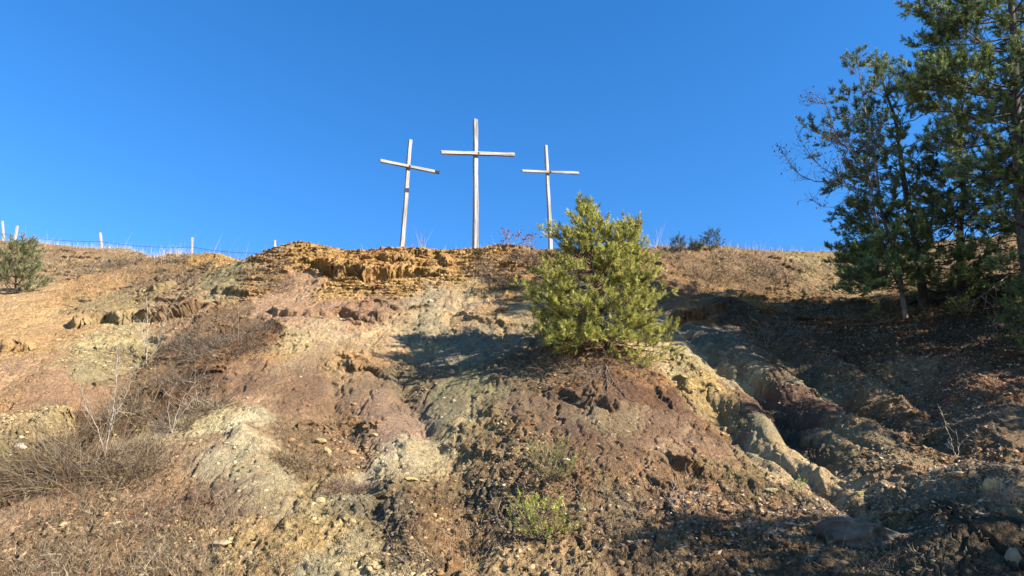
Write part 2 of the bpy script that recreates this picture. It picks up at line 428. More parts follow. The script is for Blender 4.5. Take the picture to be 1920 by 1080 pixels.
# rock ledges and undercuts
ledge([(590, 484), (602, 497), (640, 506), (690, 514), (738, 512), (772, 506), (800, 498)], .36, .06, .8, .22)
ledge([(718, 500), (735, 488), (775, 476), (812, 480), (848, 492)], .16, .12, .5, .1)
ledge([(505, 574), (540, 588), (585, 592), (640, 586), (700, 594), (745, 590)], .2, .10, .6, .14)
ledge([(605, 688), (640, 684), (690, 690), (745, 700)], .2, .06, .4, .14)
ledge([(625, 664), (660, 668), (690, 668)], .12, .04, .3, .08)
ledge([(120, 601), (150, 602), (190, 598), (230, 594), (270, 586), (320, 580), (365, 572), (400, 566)], .36, .12, .8, .26)
ledge([(300, 548), (330, 532), (355, 520)], .22, .1, .6, .18)
ledge([(395, 544), (430, 546), (475, 556)], .22, .1, .5, .18)
ledge([(-20, 652), (20, 656), (66, 652)], .26, .08, .5, .2)
ledge([(125, 652), (160, 656)], .16, .06, .4, .12)
ledge([(0, 758), (30, 756)], .24, .08, .4, .2)
ledge([(1040, 742), (1085, 757), (1130, 764), (1160, 775), (1195, 770)], .16, .07, .4, .12)
ledge([(1255, 716), (1290, 735), (1335, 735)], .14, .06, .3, .1)
ledge([(1250, 868), (1280, 872), (1318, 874)], .14, .06, .3, .16)
ledge([(1230, 915), (1290, 905), (1340, 925)], .12, .05, .3, .1)
ledge([(690, 975), (702, 940), (760, 925)], .12, .04, .3, .08)
ledge([(40, 840), (80, 800), (150, 770), (200, 740)], .25, .1, .6, .24)
ledge([(255, 760), (290, 745), (320, 750)], .2, .1, .4, .2)
ledge([(360, 640), (400, 622), (440, 610)], .12, .08, .4, .1)
ledge([(1600, 925), (1680, 915), (1740, 935)], .1, .04, .3, .08)
ledge([(1560, 1000), (1600, 985), (1650, 990), (1690, 1010)], .12, .1, .4, .12)
ledge([(1240, 600), (1300, 595), (1370, 590)], .2, .1, .6, .2)
ledge([(845, 565), (900, 558), (960, 566)], .1, .04, .4, .06)
ledge([(540, 800), (590, 805), (640, 800)], .06, .03, .2, .04)
DY += LM * (fbm(X * 3.5, Z * 6, 4, 91, .6) * .13 + fbm(X * 12, Z * 16, 2, 95) * .03)
# layered crag under the crosses: thin beds following the height, broken sideways
ka_px = np.array([360, 430, 560, 700, 850, 960, 1010]); 
c1 = hit(400, 500); c2 = hit(960, 520)
crag = smooth(.5, .95, ROU) * smooth(17.4, 18.6, Yg + 0 * X) * (1 - smooth(23.5, 24.5, Yg)) * smooth(c1[0] - 1.5, c1[0] + .5, X) * (1 - smooth(c2[0], c2[0] + 1.5, X))
bed = Z * 7.5 + fbm(X * .7, Yg * .7, 4, 41) * 1.6
bedv = np.abs((bed % 1.0) - .5) * 2
wid = vnoise(X * 1.9, np.floor(bed) * 3.7, 43)
DY -= crag * (smooth(.25, .9, bedv) * (.45 + .55 * wid)) * .15
DY -= crag * fbm(X * 1.1, Z * 8, 4, 47, .5) * .08
bed2 = Z * 19 + fbm(X * 1.2, Yg * 1.2, 4, 49) * 2.2
DY -= crag * smooth(.2, .85, np.abs((bed2 % 1.0) - .5) * 2) * .05 * (.4 + .6 * vnoise(X * 4, np.floor(bed2) * 2.9, 50))
COLR *= (1 + .18 * crag)[..., None]
COLR *= (1 + .25 * crag * fbm(X * .8, Z * 14, 3, 48, .6))[..., None]
# blocky rubble
for sc_, am, sd in ((3.4, .012, 201), (8.0, .016, 211), (18.0, .018, 221)):
    f1, f2, vv = worley(X * sc_ + w1 * .8, Yg * sc_ * .8 + w2 * .8, sd)
    patch = smooth(-.25, .5, fbm(X * .8 + sd, Yg * .8, 3, sd + 5) + (ROU - .45) * 1.3)
    lump = (vv * .5 + .5) * smooth(0, .22, f2 - f1)
    Z += inner * am * lump * patch * smooth(.15, .7, ROU) * 1.2
    vary = 1 + (vv * .10) * patch
    COLR *= vary[..., None]
YW = Yg * .75 + Z * .9                                    # runs on down steep faces too
Z += inner * fbm(X * 9, YW * 9, 3, 77, .6) * .022 * (.10 + 1.1 * ROU)
DY += inner * fbm(X * 5, YW * 6, 4, 87, .62) * .055 * smooth(.1, .9, ROU)
Z += inner * fbm(X * 24, YW * 24, 2, 79, .6) * .016 * (.12 + ROU)
# thin beds stepping down the bank, following the height
for kk_, am_, sd_ in ((2.1, .16, 511), (6.3, .055, 521)):
    bz = Z * kk_ + fbm(X * .55, Yg * .55, 4, sd_, .55) * 1.5 + .05 * X
    fr_ = bz - np.floor(bz)
    on = smooth(.05, .5, vnoise(X * .9, np.floor(bz) * 5.3, sd_ + 2) + .35 * vnoise(X * 3.1, np.floor(bz) * 2.3, sd_ + 3)) * smooth(.25, .6, ROU) * smooth(8, 13, Yg)
    DY -= inner * on * am_ * smooth(.45, .95, fr_) * (1 - smooth(.95, 1.0, fr_))
# drying cracks and small run-off cuts
f1, f2, vv = worley(X * 2.6 + w1, Yg * 1.5 + w2, 531)
crk = (1 - smooth(0, .045, f2 - f1)) * smooth(-.1, .4, fbm(X * .7, Yg * .7, 3, 533))
Z -= inner * crk * .03 * (.3 + ROU)
f1, f2, vv = worley(X * 11, YW * 9, 241)
pk = smooth(-.1, .5, fbm(X * 1.7, YW * 1.7, 3, 243) + (ROU - .5) * 1.2)
DY -= inner * pk * np.maximum(vv, -.2) * smooth(0, .15, f2 - f1) * .022
COLR *= (1 + .16 * vv * pk)[..., None]

# natural variation of the soil's own colour
tint = fbm(X * 3.1, Yg * 3.1, 5, 301, .6)
tint2 = fbm(X * .9, Yg * .9, 4, 331, .6)
COLR *= (1 + .16 * tint + .10 * tint2)[..., None]
warm = fbm(X * 2.0, Yg * 2.0, 4, 351, .6)
COLR[..., 0] *= 1 + .07 * warm
COLR[..., 2] *= 1 - .10 * warm
streak = fbm(X * 5.0 + w1 * 2, Yg * .8 + w2 * 2, 4, 371, .6)
COLR *= (1 + .10 * streak * (1 - ROU * .6))[..., None]
bandn = fbm(X * .25 + 3, Z * 3.2 + w1 * 1.2, 4, 395, .6); band2 = fbm(X * .4, Z * 9 + w2 * 1.5, 3, 397, .6)
COLR *= (1 + .16 * bandn + .10 * band2)[..., None]
COLR[..., 2] *= 1 - .06 * bandn
fine = fbm(X * 13, YW * 13, 4, 391, .7)
fine2 = fbm(X * 34, YW * 34, 2, 393, .7)
COLR *= (1 + (.34 * fine + .30 * fine2) * (.45 + .55 * ROU))[..., None]
COLR = np.clip(COLR * np.array([.98, 1.01, .95]), .01, .85)
YF = Yg + DY
lm_ = np.clip(LM * (1 - .5 * crag) + crag * .2, 0, 1)
XF = X + lm_ * (fbm(X * 3, Z * 10, 4, 551, .6) * .16 + fbm(X * 9, Z * 26, 2, 553) * .05)

def surf(x, y):
    a, s = to_as(x, y)
    return bilin(Z, A_AX, S_AX, a, s)

def ground_at(px, row):
    return hit(px, row, surf)


# ------------------------------------------------------------------ materials
def mat(name, color=None, rough=.9, spec=.15):
    m = bpy.data.materials.new(name)
    m.use_nodes = True
    b = m.node_tree.nodes['Principled BSDF']
    b.inputs['Roughness'].default_value = rough
    b.inputs['Specular IOR Level'].default_value = spec
    if color is not None:
        b.inputs['Base Color'].default_value = (*color, 1)
    return m, m.node_tree.nodes, m.node_tree.links, b

def attr_mat(name, rough=.95, spec=.08, n1=40, n2=170, amt=.35, bump=.5, dist=.02, trans=0):
    """base colour from the mesh's own colour attribute, broken by noise"""
    m, N, L, b = mat(name, rough=rough, spec=spec)
    at = N.new('ShaderNodeAttribute'); at.attribute_name = 'Col'
    tc = N.new('ShaderNodeTexCoord')
    na = N.new('ShaderNodeTexNoise'); na.inputs['Scale'].default_value = n1; na.inputs['Detail'].default_value = 6
    nb = N.new('ShaderNodeTexNoise'); nb.inputs['Scale'].default_value = n2; nb.inputs['Detail'].default_value = 3
    L.new(tc.outputs['Object'], na.inputs['Vector']); L.new(tc.outputs['Object'], nb.inputs['Vector'])
    ad = N.new('ShaderNodeMath'); ad.operation = 'ADD'
    L.new(na.outputs['Fac'], ad.inputs[0]); L.new(nb.outputs['Fac'], ad.inputs[1])
    mr = N.new('ShaderNodeMapRange')
    mr.inputs['From Min'].default_value = .6; mr.inputs['From Max'].default_value = 1.4
    mr.inputs['To Min'].default_value = 1 - amt; mr.inputs['To Max'].default_value = 1 + amt
    L.new(ad.outputs[0], mr.inputs['Value'])
    mx = N.new('ShaderNodeVectorMath'); mx.operation = 'SCALE'
    L.new(at.outputs['Color'], mx.inputs[0]); L.new(mr.outputs[0], mx.inputs['Scale'])
    L.new(mx.outputs[0], b.inputs['Base Color'])
    if bump:
        bp = N.new('ShaderNodeBump'); bp.inputs['Strength'].default_value = bump; bp.inputs['Distance'].default_value = dist
        L.new(ad.outputs[0], bp.inputs['Height']); L.new(bp.outputs[0], b.inputs['Normal'])
    return m

M_SOIL = attr_mat('soil', n1=18, n2=70, amt=.42, bump=1.0, dist=.05)
M_STONE = attr_mat('stone', n1=20, n2=90, amt=.25, bump=.4)
M_STRAW = attr_mat('dry_stems', rough=.8, n1=6, n2=30, amt=.2, bump=0)

def needle_mat(name):
    m, N, L, b = mat(name, rough=.55, spec=.3)
    at = N.new('ShaderNodeAttribute'); at.attribute_name = 'Col'
    L.new(at.outputs['Color'], b.inputs['Base Color'])
    tr = N.new('ShaderNodeBsdfTranslucent'); L.new(at.outputs['Color'], tr.inputs['Color'])
    mx = N.new('ShaderNodeMixShader'); mx.inputs[0].default_value = .25
    L.new(b.outputs[0], mx.inputs[1]); L.new(tr.outputs[0], mx.inputs[2])
    L.new(mx.outputs[0], N['Material Output'].inputs['Surface'])
    return m
M_NEEDLE = needle_mat('pine_needles')
M_LEAF = needle_mat('dry_leaves')

def bark_mat(name, c1, c2, scale=22, stretch=(1, 1, .25), bump=.6):
    m, N, L, b = mat(name, rough=.9, spec=.1)
    tc = N.new('ShaderNodeTexCoord'); mp = N.new('ShaderNodeMapping'); mp.inputs['Scale'].default_value = stretch
    nz = N.new('ShaderNodeTexNoise'); nz.inputs['Scale'].default_value = scale; nz.inputs['Detail'].default_value = 7; nz.inputs['Roughness'].default_value = .65
    cr = N.new('ShaderNodeValToRGB')
    cr.color_ramp.elements[0].position = .35; cr.color_ramp.elements[0].color = (*c1, 1)
    cr.color_ramp.elements[1].position = .65; cr.color_ramp.elements[1].color = (*c2, 1)
    L.new(tc.outputs['Object'], mp.inputs[0]); L.new(mp.outputs[0], nz.inputs['Vector'])
    L.new(nz.outputs['Fac'], cr.inputs[0]); L.new(cr.outputs[0], b.inputs['Base Color'])
    bp = N.new('ShaderNodeBump'); bp.inputs['Strength'].default_value = bump; bp.inputs['Distance'].default_value = .01
    L.new(nz.outputs['Fac'], bp.inputs['Height']); L.new(bp.outputs[0], b.inputs['Normal'])
    return m
M_BARK = bark_mat('pine_bark', (.045, .035, .028), (.14, .11, .085))
M_PALEBARK = bark_mat('pale_bark', (.16, .125, .095), (.42, .36, .29))
M_TWIG = bark_mat('grey_twigs', (.16, .13, .105), (.34, .29, .24))
M_BIRCH = bark_mat('pale_twigs', (.20, .16, .12), (.38, .32, .25))
M_LIMB = bark_mat('pale_limbs', (.10, .08, .06), (.27, .23, .19))
M_WIRE, *_ = mat('rusty_wire', (.10, .085, .075), .6, .4)

def weathered_mat(name, lo, hi, crack):
    """sun-bleached timber: long grain along the beam, dark checks, brown stains"""
    m, N, L, b = mat(name, rough=.8, spec=.2)
    tc = N.new('ShaderNodeTexCoord'); mp = N.new('ShaderNodeMapping'); mp.inputs['Scale'].default_value = (14, 14, .7)
    g = N.new('ShaderNodeTexNoise'); g.inputs['Scale'].default_value = 1.6; g.inputs['Detail'].default_value = 8; g.inputs['Roughness'].default_value = .7
    L.new(tc.outputs['Object'], mp.inputs[0]); L.new(mp.outputs[0], g.inputs['Vector'])
    cr = N.new('ShaderNodeValToRGB'); e = cr.color_ramp.elements
    e[0].position = .30; e[0].color = (*crack, 1); e[1].position = .62; e[1].color = (*hi, 1)
    k = e.new(.43); k.color = (*lo, 1)
    L.new(g.outputs['Fac'], cr.inputs[0])
    s = N.new('ShaderNodeTexNoise'); s.inputs['Scale'].default_value = 2.6; s.inputs['Detail'].default_value = 5
    L.new(tc.outputs['Object'], s.inputs['Vector'])
    sr = N.new('ShaderNodeValToRGB'); sr.color_ramp.elements[0].position = .58; sr.color_ramp.elements[1].position = .72
    L.new(s.outputs['Fac'], sr.inputs[0])
    mm = N.new('ShaderNodeMix'); mm.data_type = 'RGBA'; mm.inputs[7].default_value = (.26, .19, .12, 1)
    sc2 = N.new('ShaderNodeMath'); sc2.operation = 'MULTIPLY'; sc2.inputs[1].default_value = .55
    L.new(sr.outputs[0], sc2.inputs[0]); L.new(sc2.outputs[0], mm.inputs[0]); L.new(cr.outputs[0], mm.inputs[6])
    L.new(mm.outputs[2], b.inputs['Base Color'])
    bp = N.new('ShaderNodeBump'); bp.inputs['Strength'].default_value = .7; bp.inputs['Distance'].default_value = .02
    L.new(g.outputs['Fac'], bp.inputs['Height']); L.new(bp.outputs[0], b.inputs['Normal'])
    return m
M_BEAM = weathered_mat('bleached_timber', (.19, .175, .155), (.39, .37, .34), (.045, .038, .03))
M_POST = weathered_mat('fence_timber', (.24, .20, .17), (.42, .37, .32), (.08, .06, .05))

# ------------------------------------------------------------------ mesh building
def tag(o, label=None, cat=None, group=None, kind=None):
    for k, v in (('label', label), ('category', cat), ('group', group), ('kind', kind)):
        if v:
            o[k] = v
    return o

def empty(name, loc, label, cat, group=None):
    o = bpy.data.objects.new(name, None)
    o.empty_display_size = .3
    COL.objects.link(o)
    o.location = Vector([float(v) for v in loc])
    return tag(o, label, cat, group)

def mesh_np(name, V, FI, m, parent=None, colors=None, smooth_=False):
    """V (n,3) world coordinates, FI (m,k) indices all of one size; parented parts keep world place"""
    me = bpy.data.meshes.new(name)
    V = np.asarray(V, float)
    if parent is not None:
        V = V - np.array(parent.location)
    FI = np.asarray(FI, np.int64)
    me.vertices.add(len(V)); me.vertices.foreach_set('co', V.astype(np.float32).ravel())
    nf, k = FI.shape
    me.loops.add(nf * k); me.loops.foreach_set('vertex_index', FI.astype(np.int32).ravel())
    me.polygons.add(nf)
    me.polygons.foreach_set('loop_start', (np.arange(nf) * k).astype(np.int32))
    if smooth_:
        me.polygons.foreach_set('use_smooth', np.ones(nf, bool))
    if colors is not None:
        at = me.color_attributes.new('Col', 'FLOAT_COLOR', 'POINT')
        c = np.ones((len(V), 4), np.float32); c[:, :3] = colors
        at.data.foreach_set('color', c.ravel())
    me.materials.append(m)
    me.update(calc_edges=True)
    me.validate()
    o = bpy.data.objects.new(name, me)
    COL.objects.link(o)
    if parent is not None:
        o.parent = parent
    return o

class MB:
    def __init__(s): s.v = []; s.f = []; s.n = 0
    def tube(s, pts_, radii, k=6, cap=True, squash=1.0):
        pts_ = np.asarray(pts_, float); m_ = len(pts_)
        radii = np.asarray(radii, float) if np.ndim(radii) else np.full(m_, radii)
        tan = np.gradient(pts_, axis=0)
        tan /= np.linalg.norm(tan, axis=1, keepdims=True) + 1e-9
        ref = np.array([0, 0, 1.0]) if abs(tan[0][2]) < .9 else np.array([0, 1.0, 0])
        u = np.cross(tan, ref); u /= np.linalg.norm(u, axis=1, keepdims=True) + 1e-9
        w = np.cross(tan, u)
        th = np.arange(k) / k * 2 * math.pi
        ring = (pts_[:, None] + radii[:, None, None] * (np.cos(th)[None, :, None] * u[:, None] + squash * np.sin(th)[None, :, None] * w[:, None]))
        s.v.append(ring.reshape(-1, 3))
        i = np.arange(m_ - 1)[:, None] * k; j = np.arange(k)[None]
        q = np.stack([i + j, i + (j + 1) % k, i + k + (j + 1) % k, i + k + j], -1).reshape(-1, 4) + s.n
        s.f.append(q)
        s.n += m_ * k
    def build(s, name, m, parent=None, smooth_=True, colors=None):
        if not s.v: return None
        return mesh_np(name, np.concatenate(s.v), np.concatenate(s.f), m, parent, colors, smooth_)

def ribbons(p0, d0, bend, length, width, rs, segs=3):
    """curved tapering strips: bases p0 (n,3), directions d0, bend vectors; returns verts, faces"""
    n_ = len(p0)
    t = np.linspace(0, 1, segs + 1)[None, :, None]
    c = p0[:, None] + d0[:, None] * length[:, None, None] * t + bend[:, None] * length[:, None, None] * t * t
    side = np.cross(d0, rs.normal(size=(n_, 3))); side /= np.linalg.norm(side, axis=1, keepdims=True) + 1e-9
    wv = width[:, None, None] * (1 - .8 * t) * .5
    V = np.stack([c - side[:, None] * wv, c + side[:, None] * wv], 2).reshape(-1, 3)
    base = (np.arange(n_) * (segs + 1) * 2)[:, None, None]
    k = np.arange(segs)[None, :, None] * 2
    Fq = (base + k + np.array([0, 1, 3, 2])[None, None]).reshape(-1, 4)
    return V, Fq

def unit(v):
    return v / (np.linalg.norm(v, axis=-1, keepdims=True) + 1e-9)

# ------------------------------------------------------------------ ground sheet
nr, nc = X.shape
V = np.stack([XF, YF, Z], -1).reshape(-1, 3)
i = np.arange(nr - 1)[:, None] * nc; j = np.arange(nc - 1)[None]
Q = np.stack([i + j, i + j + 1, i + nc + j + 1, i + nc + j], -1).reshape(-1, 4)
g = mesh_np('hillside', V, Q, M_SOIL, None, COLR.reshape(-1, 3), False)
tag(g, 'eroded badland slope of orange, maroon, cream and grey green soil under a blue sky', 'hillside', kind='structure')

# ------------------------------------------------------------------ stones and litter lying on the slope
def sample_verts(n_, weight, rs):
    w = weight.ravel(); c = np.cumsum(w); c /= c[-1]
    k = np.searchsorted(c, rs.random(n_))
    r, cc = np.unravel_index(k, X.shape)
    r = np.clip(r, 1, nr - 2); cc = np.clip(cc, 1, nc - 2)
    f = rs.random((n_, 1)) - .5; f2 = rs.random((n_, 1)) - .5
    p = V.reshape(nr, nc, 3)
    q = p[r, cc] + np.where(f > 0, (p[r, cc + 1] - p[r, cc]) * f, (p[r, cc] - p[r, cc - 1]) * f) \
        + np.where(f2 > 0, (p[r + 1, cc] - p[r, cc]) * f2, (p[r, cc] - p[r - 1, cc]) * f2)
    return q, COLR[r, cc], r, cc

VISW = ((Yg > 6.3) & (Yg < 32) & (np.abs(ma) < .80)).astype(float)
OCT = np.array([[1, 0, 0], [-1, 0, 0], [0, 1, 0], [0, -1, 0], [0, 0, 1], [0, 0, -1], [.6, .6, .5], [-.6, -.5, .6]], float)
OCTF = np.array([[6, 4, 0], [6, 2, 4], [6, 0, 2], [2, 1, 4], [7, 1, 3], [7, 3, 4], [7, 4, 1], [3, 0, 4], [2, 0, 5], [1, 2, 5], [3, 1, 5], [0, 3, 5]])

def chips(n_, weight, size, rs, flat=.6, bright=1.15, sigma=.5, cvar=.22, name='scree', hue=None):
    q, c, _, _ = sample_verts(n_, weight, rs)
    s = size * np.exp(rs.normal(size=n_) * sigma)
    s = np.clip(s, size * .25, size * 2.6)
    pts_ = OCT[None] * (1 + rs.uniform(-.3, .3, (n_, 8, 1)))
    a = rs.uniform(0, 2 * np.pi, n_); ca_, sa_ = np.cos(a), np.sin(a)
    sc3 = np.stack([s * rs.uniform(.8, 1.6, n_), s * rs.uniform(.6, 1.1, n_), s * rs.uniform(.35, .9, n_) * flat], -1)
    pts_ = pts_ * sc3[:, None]
    x = pts_[..., 0] * ca_[:, None] - pts_[..., 1] * sa_[:, None]
    y = pts_[..., 0] * sa_[:, None] + pts_[..., 1] * ca_[:, None]
    z = pts_[..., 2] + y * .6
    Vs = np.stack([x, y, z], -1) + q[:, None]
    Fs = (np.arange(n_)[:, None, None] * 8 + OCTF[None]).reshape(-1, 3)
    cc = c * bright * (1 + rs.normal(size=(n_, 1)) * cvar)
    if hue is not None:
        k = rs.random((n_, 1)) < hue[1]
        cc = np.where(k, np.array(hue[0]) * (1 + rs.normal(size=(n_, 1)) * .2), cc)
    cc = np.clip(cc, .02, .75)
    return Vs.reshape(-1, 3), Fs, np.repeat(cc, 8, axis=0)

rubb = smooth(-.15, .5, fbm(X * .9, Yg * .9, 3, 401)) * smooth(.35, .9, ROU)
Vs, Fs, Cs = chips(52000, VISW * (rubb + .05) * Yg, .016, rng, cvar=.30, bright=1.05, sigma=.7, hue=((.32, .23, .12), .06))
V2, F2, C2 = chips(2200, VISW * rubb * Yg, .034, rng, sigma=.45, bright=.95, hue=((.34, .24, .12), .10))
o = mesh_np('scree', np.concatenate([Vs, V2]), np.concatenate([Fs, F2 + len(Vs)]), M_STONE, None, np.concatenate([Cs, C2]))
tag(o, 'loose earth crumbs and small stone chips scattered over the bare slope', 'scree', kind='stuff')

def zone_weight(zones):
    """zones: px, row, radius x, radius y in photograph pixels"""
    w = np.zeros(X.shape)
    px_, rw_ = project(X, Yg, Z)
    for zx, zy, rx, ry, k in zones:
        w += k * np.exp(-((px_ - zx) / rx) ** 2 - ((rw_ - zy) / ry) ** 2)
    return w * (VISW > 0)

# fallen leaves
LZ = [(1600, 720, 160, 50, 1), (1720, 810, 90, 50, 1), (1840, 890, 70, 40, 1.4), (1800, 760, 120, 50, .8), (1500, 620, 150, 45, .5), (1620, 600, 120, 30, .6),
      (1450, 960, 120, 50, .5), (1640, 1000, 120, 60, .6), (1860, 640, 90, 60, .7), (1500, 530, 60, 40, .5), (1280, 1000, 140, 50, .4), (1000, 920, 90, 90, .4), (1700, 950, 140, 30, .4)]
nl = 15000
q, c, _, _ = sample_verts(nl, zone_weight(LZ), rng)
u_ = unit(rng.normal(size=(nl, 3)) * [1, 1, .35]); w_ = unit(np.cross(u_, rng.normal(size=(nl, 3)) * [.5, .5, 1]))
sz = rng.uniform(.012, .034, (nl, 1))
up = np.array([0, -.01, .012])
VL = np.stack([q - u_ * sz + up, q + w_ * sz * .5 + up, q + u_ * sz + up + [0, 0, .01], q - w_ * sz * .5 + up], 1).reshape(-1, 3)
FL = (np.arange(nl)[:, None] * 4 + np.arange(4)[None])
pal = np.array([(.36, .25, .15), (.26, .16, .09), (.46, .36, .25), (.20, .13, .085)])
CL = np.repeat(pal[rng.integers(0, 4, nl)] * rng.uniform(.7, 1.2, (nl, 1)), 4, axis=0)
tag(mesh_np('leaf_litter', VL, FL, M_LEAF, None, CL), 'brown fallen leaves lying in the shaded gullies under the pines', 'leaf litter', kind='stuff')

# ------------------------------------------------------------------ named rocks
def ico(sub=3):
    import bmesh
    bm = bmesh.new(); bmesh.ops.create_icosphere(bm, subdivisions=sub, radius=1)
    v = np.array([x.co[:] for x in bm.verts]); f = np.array([[x.index for x in y.verts] for y in bm.faces]); bm.free()
    return v, f
ICO = ico(5)
def rock(name, px, row, w, h, col_, label, group=None, seed=0, facets=9, dep=None, sink=.3, lay=0.0, yaw=0, rough_=.07):
    c = ground_at(px, row)
    ppm = F / (np.hypot(c[1], c[2] - CAMZ))
    rx, rz = w / 2 / ppm, h / 2 / ppm
    ry = dep or rx * .8
    rs = np.random.default_rng(seed + 900)
    v, f = ICO[0].copy(), ICO[1]
    nn = unit(rs.normal(size=(facets, 3)))
    for d_ in nn:                                          # knock flat faces off a ball
        t = v @ d_; lim = rs.uniform(.62, .85)
        v -= np.maximum(t - lim, 0)[:, None] * d_ * .92
    v *= (1 + rough_ * fbm(v[:, 0] * 3 + seed, v[:, 1] * 3 + v[:, 2] * 2.2, 6, seed + 3, .62))[:, None]
    v *= [rx, ry, rz]
    cy_, sy_ = math.cos(yaw), math.sin(yaw)
    x_, z_ = v[:, 0] * cy_ - v[:, 2] * sy_, v[:, 0] * sy_ + v[:, 2] * cy_
    v = np.stack([x_, v[:, 1], z_], -1)
    v += [c[0], c[1] + .02, c[2] + rz * (1 - sink * 2)]
    nv = fbm(v[:, 0] * 9, v[:, 1] * 9 + v[:, 2] * 7, 4, seed)
    cc = np.clip(np.array(col_) * .72 * (1 + .45 * nv)[:, None], .02, .8)
    o = mesh_np(name, v, f, M_STONE, None, cc, False)
    return tag(o, label, 'rock', group)
OC = (.50, .36, .17)
RK = [
 (601, 832, 26, 14, OC, 'larger ochre stone on brown rubble, above the small rounded one in the middle left gully'),
 (613, 852, 18, 12, OC, 'small rounded ochre stone just below the other yellow stone in the middle left gully'),
 (768, 904, 30, 9, (.52, .36, .16), 'flat yellow stone lying on the edge above the dark shale patch'),
 (658, 984, 16, 13, OC, 'small yellow stone on pale rubble left of the dark shale'),
 (597, 945, 22, 18, (.54, .40, .20), 'angular yellow stone in the ochre rubble below the pale grey mound'),
 (413, 1026, 38, 13, (.48, .36, .22), 'broad flat tan rock near the bottom left among dry grass'),
 (462, 1050, 26, 14, (.46, .34, .18), 'buff rock lowest on the left beside dry grass tufts'),
 (700, 820, 16, 8, (.50, .36, .16), 'thin yellow flake on the pink soil spur'),
 (36, 842, 22, 14, (.56, .46, .32), 'pale cream stone at the left edge beside the brushwood'),
 (34, 828, 18, 9, (.54, .42, .28), 'small buff stone perched above the pale cream stone at the left edge'),
 (1062, 866, 16, 8, (.60, .50, .34), 'pale stone caught under the upper pine seedling'),
 (1866, 922, 34, 34, (.52, .38, .18), 'ochre boulder at the lower right beside dark drooping grass'),
 (1908, 1062, 34, 40, (.26, .20, .13), 'brown boulder in the bottom right corner'),
 (1612, 928, 18, 8, (.50, .44, .16), 'lichen yellow stone beside the pale spur at lower right'),
 (1560, 1012, 16, 10, (.42, .34, .22), 'tan stone left of the big grey boulder'),
 (440, 870, 9, 6, (.60, .54, .42), 'little whitish stone on the grey green mound'),
 (1800, 895, 22, 12, (.50, .36, .18), 'flat ochre stone among fallen leaves below the bare stalks'),
 (1448, 927, 26, 9, (.46, .40, .22), 'low mossy buff stone beside the tiny pine sprig'),
]
for k, (px, row, w, h, cc, lb) in enumerate(RK):
    rock('rock', px, row, w, h, cc, lb, 'loose rocks on the slope', seed=k * 7 + 1)
rock('boulder', 1622, 1018, 165, 66, (.14, .125, .105), 'large dark grey boulder half buried in the shaded bottom right', None, seed=78, facets=9, dep=.45, sink=.40, yaw=-.20, rough_=.26)

# ------------------------------------------------------------------ the three crosses
def beam(name, p0, p1, width, depth, nrm, m, parent, seed, seg=46, taper=.0, rough_=.06):
    p0, p1, nrm = (np.asarray(a, float) for a in (p0, p1, nrm))
    ax = unit(p1 - p0); nrm = unit(nrm - ax * (nrm @ ax)); sd = np.cross(ax, nrm)
    rs = np.random.default_rng(seed)
    t = np.linspace(0, 1, seg)
    L = np.linalg.norm(p1 - p0)
    prof = np.array([(-1, -.72), (-.8, -1), (0, -1.03), (.8, -1), (1, -.72), (1.02, 0), (1, .72), (.8, 1), (0, 1.03), (-.8, 1), (-1, .72), (-1.02, 0)])
    kk = len(prof)
    bow = (fbm(t * L * .5, t * 0 + seed, 2, seed) * .10 * width * 2)[:, None] * sd
    wv = 1 + rough_ * fbm(t * L * 1.6, t * 0 + 5.5, 4, seed + 1) * 2 - taper * t
    V_ = []
    for i_ in range(seg):
        jag = 1 + rough_ * .9 * np.array([float(vnoise(np.array([t[i_] * L * 2.4]), np.array([j_ * 1.7]), seed + 9)[0]) for j_ in range(kk)])
        a = sd * (prof[:, 0] * jag * width / 2 * wv[i_])[:, None] + nrm * (prof[:, 1] * depth / 2 * wv[i_])[:, None]
        V_.append(p0 + (p1 - p0) * t[i_] + bow[i_] + a)
    V_ = np.concatenate(V_ + [[p0], [p1]])
    i_ = np.arange(seg - 1)[:, None] * kk; j_ = np.arange(kk)[None]
    q_ = np.stack([i_ + j_, i_ + (j_ + 1) % kk, i_ + kk + (j_ + 1) % kk, i_ + kk + j_], -1).reshape(-1, 4)
    j_ = np.arange(kk); b0 = seg * kk
    cap0 = np.stack([np.full(kk, b0), (j_ + 1) % kk, j_, np.full(kk, b0)], -1)
    # caps as thin quads (centre vertex doubled) are made triangles by a second mesh op below
    me_v = V_; tri = [[b0, (a + 1) % kk, a] for a in range(kk)] + [[b0 + 1, b0 - kk + a, b0 - kk + (a + 1) % kk] for a in range(kk)]
    me = bpy.data.meshes.new(name)
    # local frame with Z along the beam so the grain runs lengthwise
    R_ = np.stack([sd, nrm, ax], 1)
    loc = (me_v - p0) @ R_
    me.from_pydata([tuple(a) for a in loc], [], [tuple(a) for a in q_.tolist()] + [tuple(a) for a in tri])
    me.materials.append(m); me.update()
    o = bpy.data.objects.new(name, me); COL.objects.link(o)
    from mathutils import Matrix
    M_ = Matrix([list(R_[0]) + [p0[0]], list(R_[1]) + [p0[1]], list(R_[2]) + [p0[2]], [0, 0, 0, 1]])
    if parent is not None:
        o.parent = parent
        M_ = Matrix.Translation(-Vector(parent.location)) @ M_
    o.matrix_local = M_
    return o

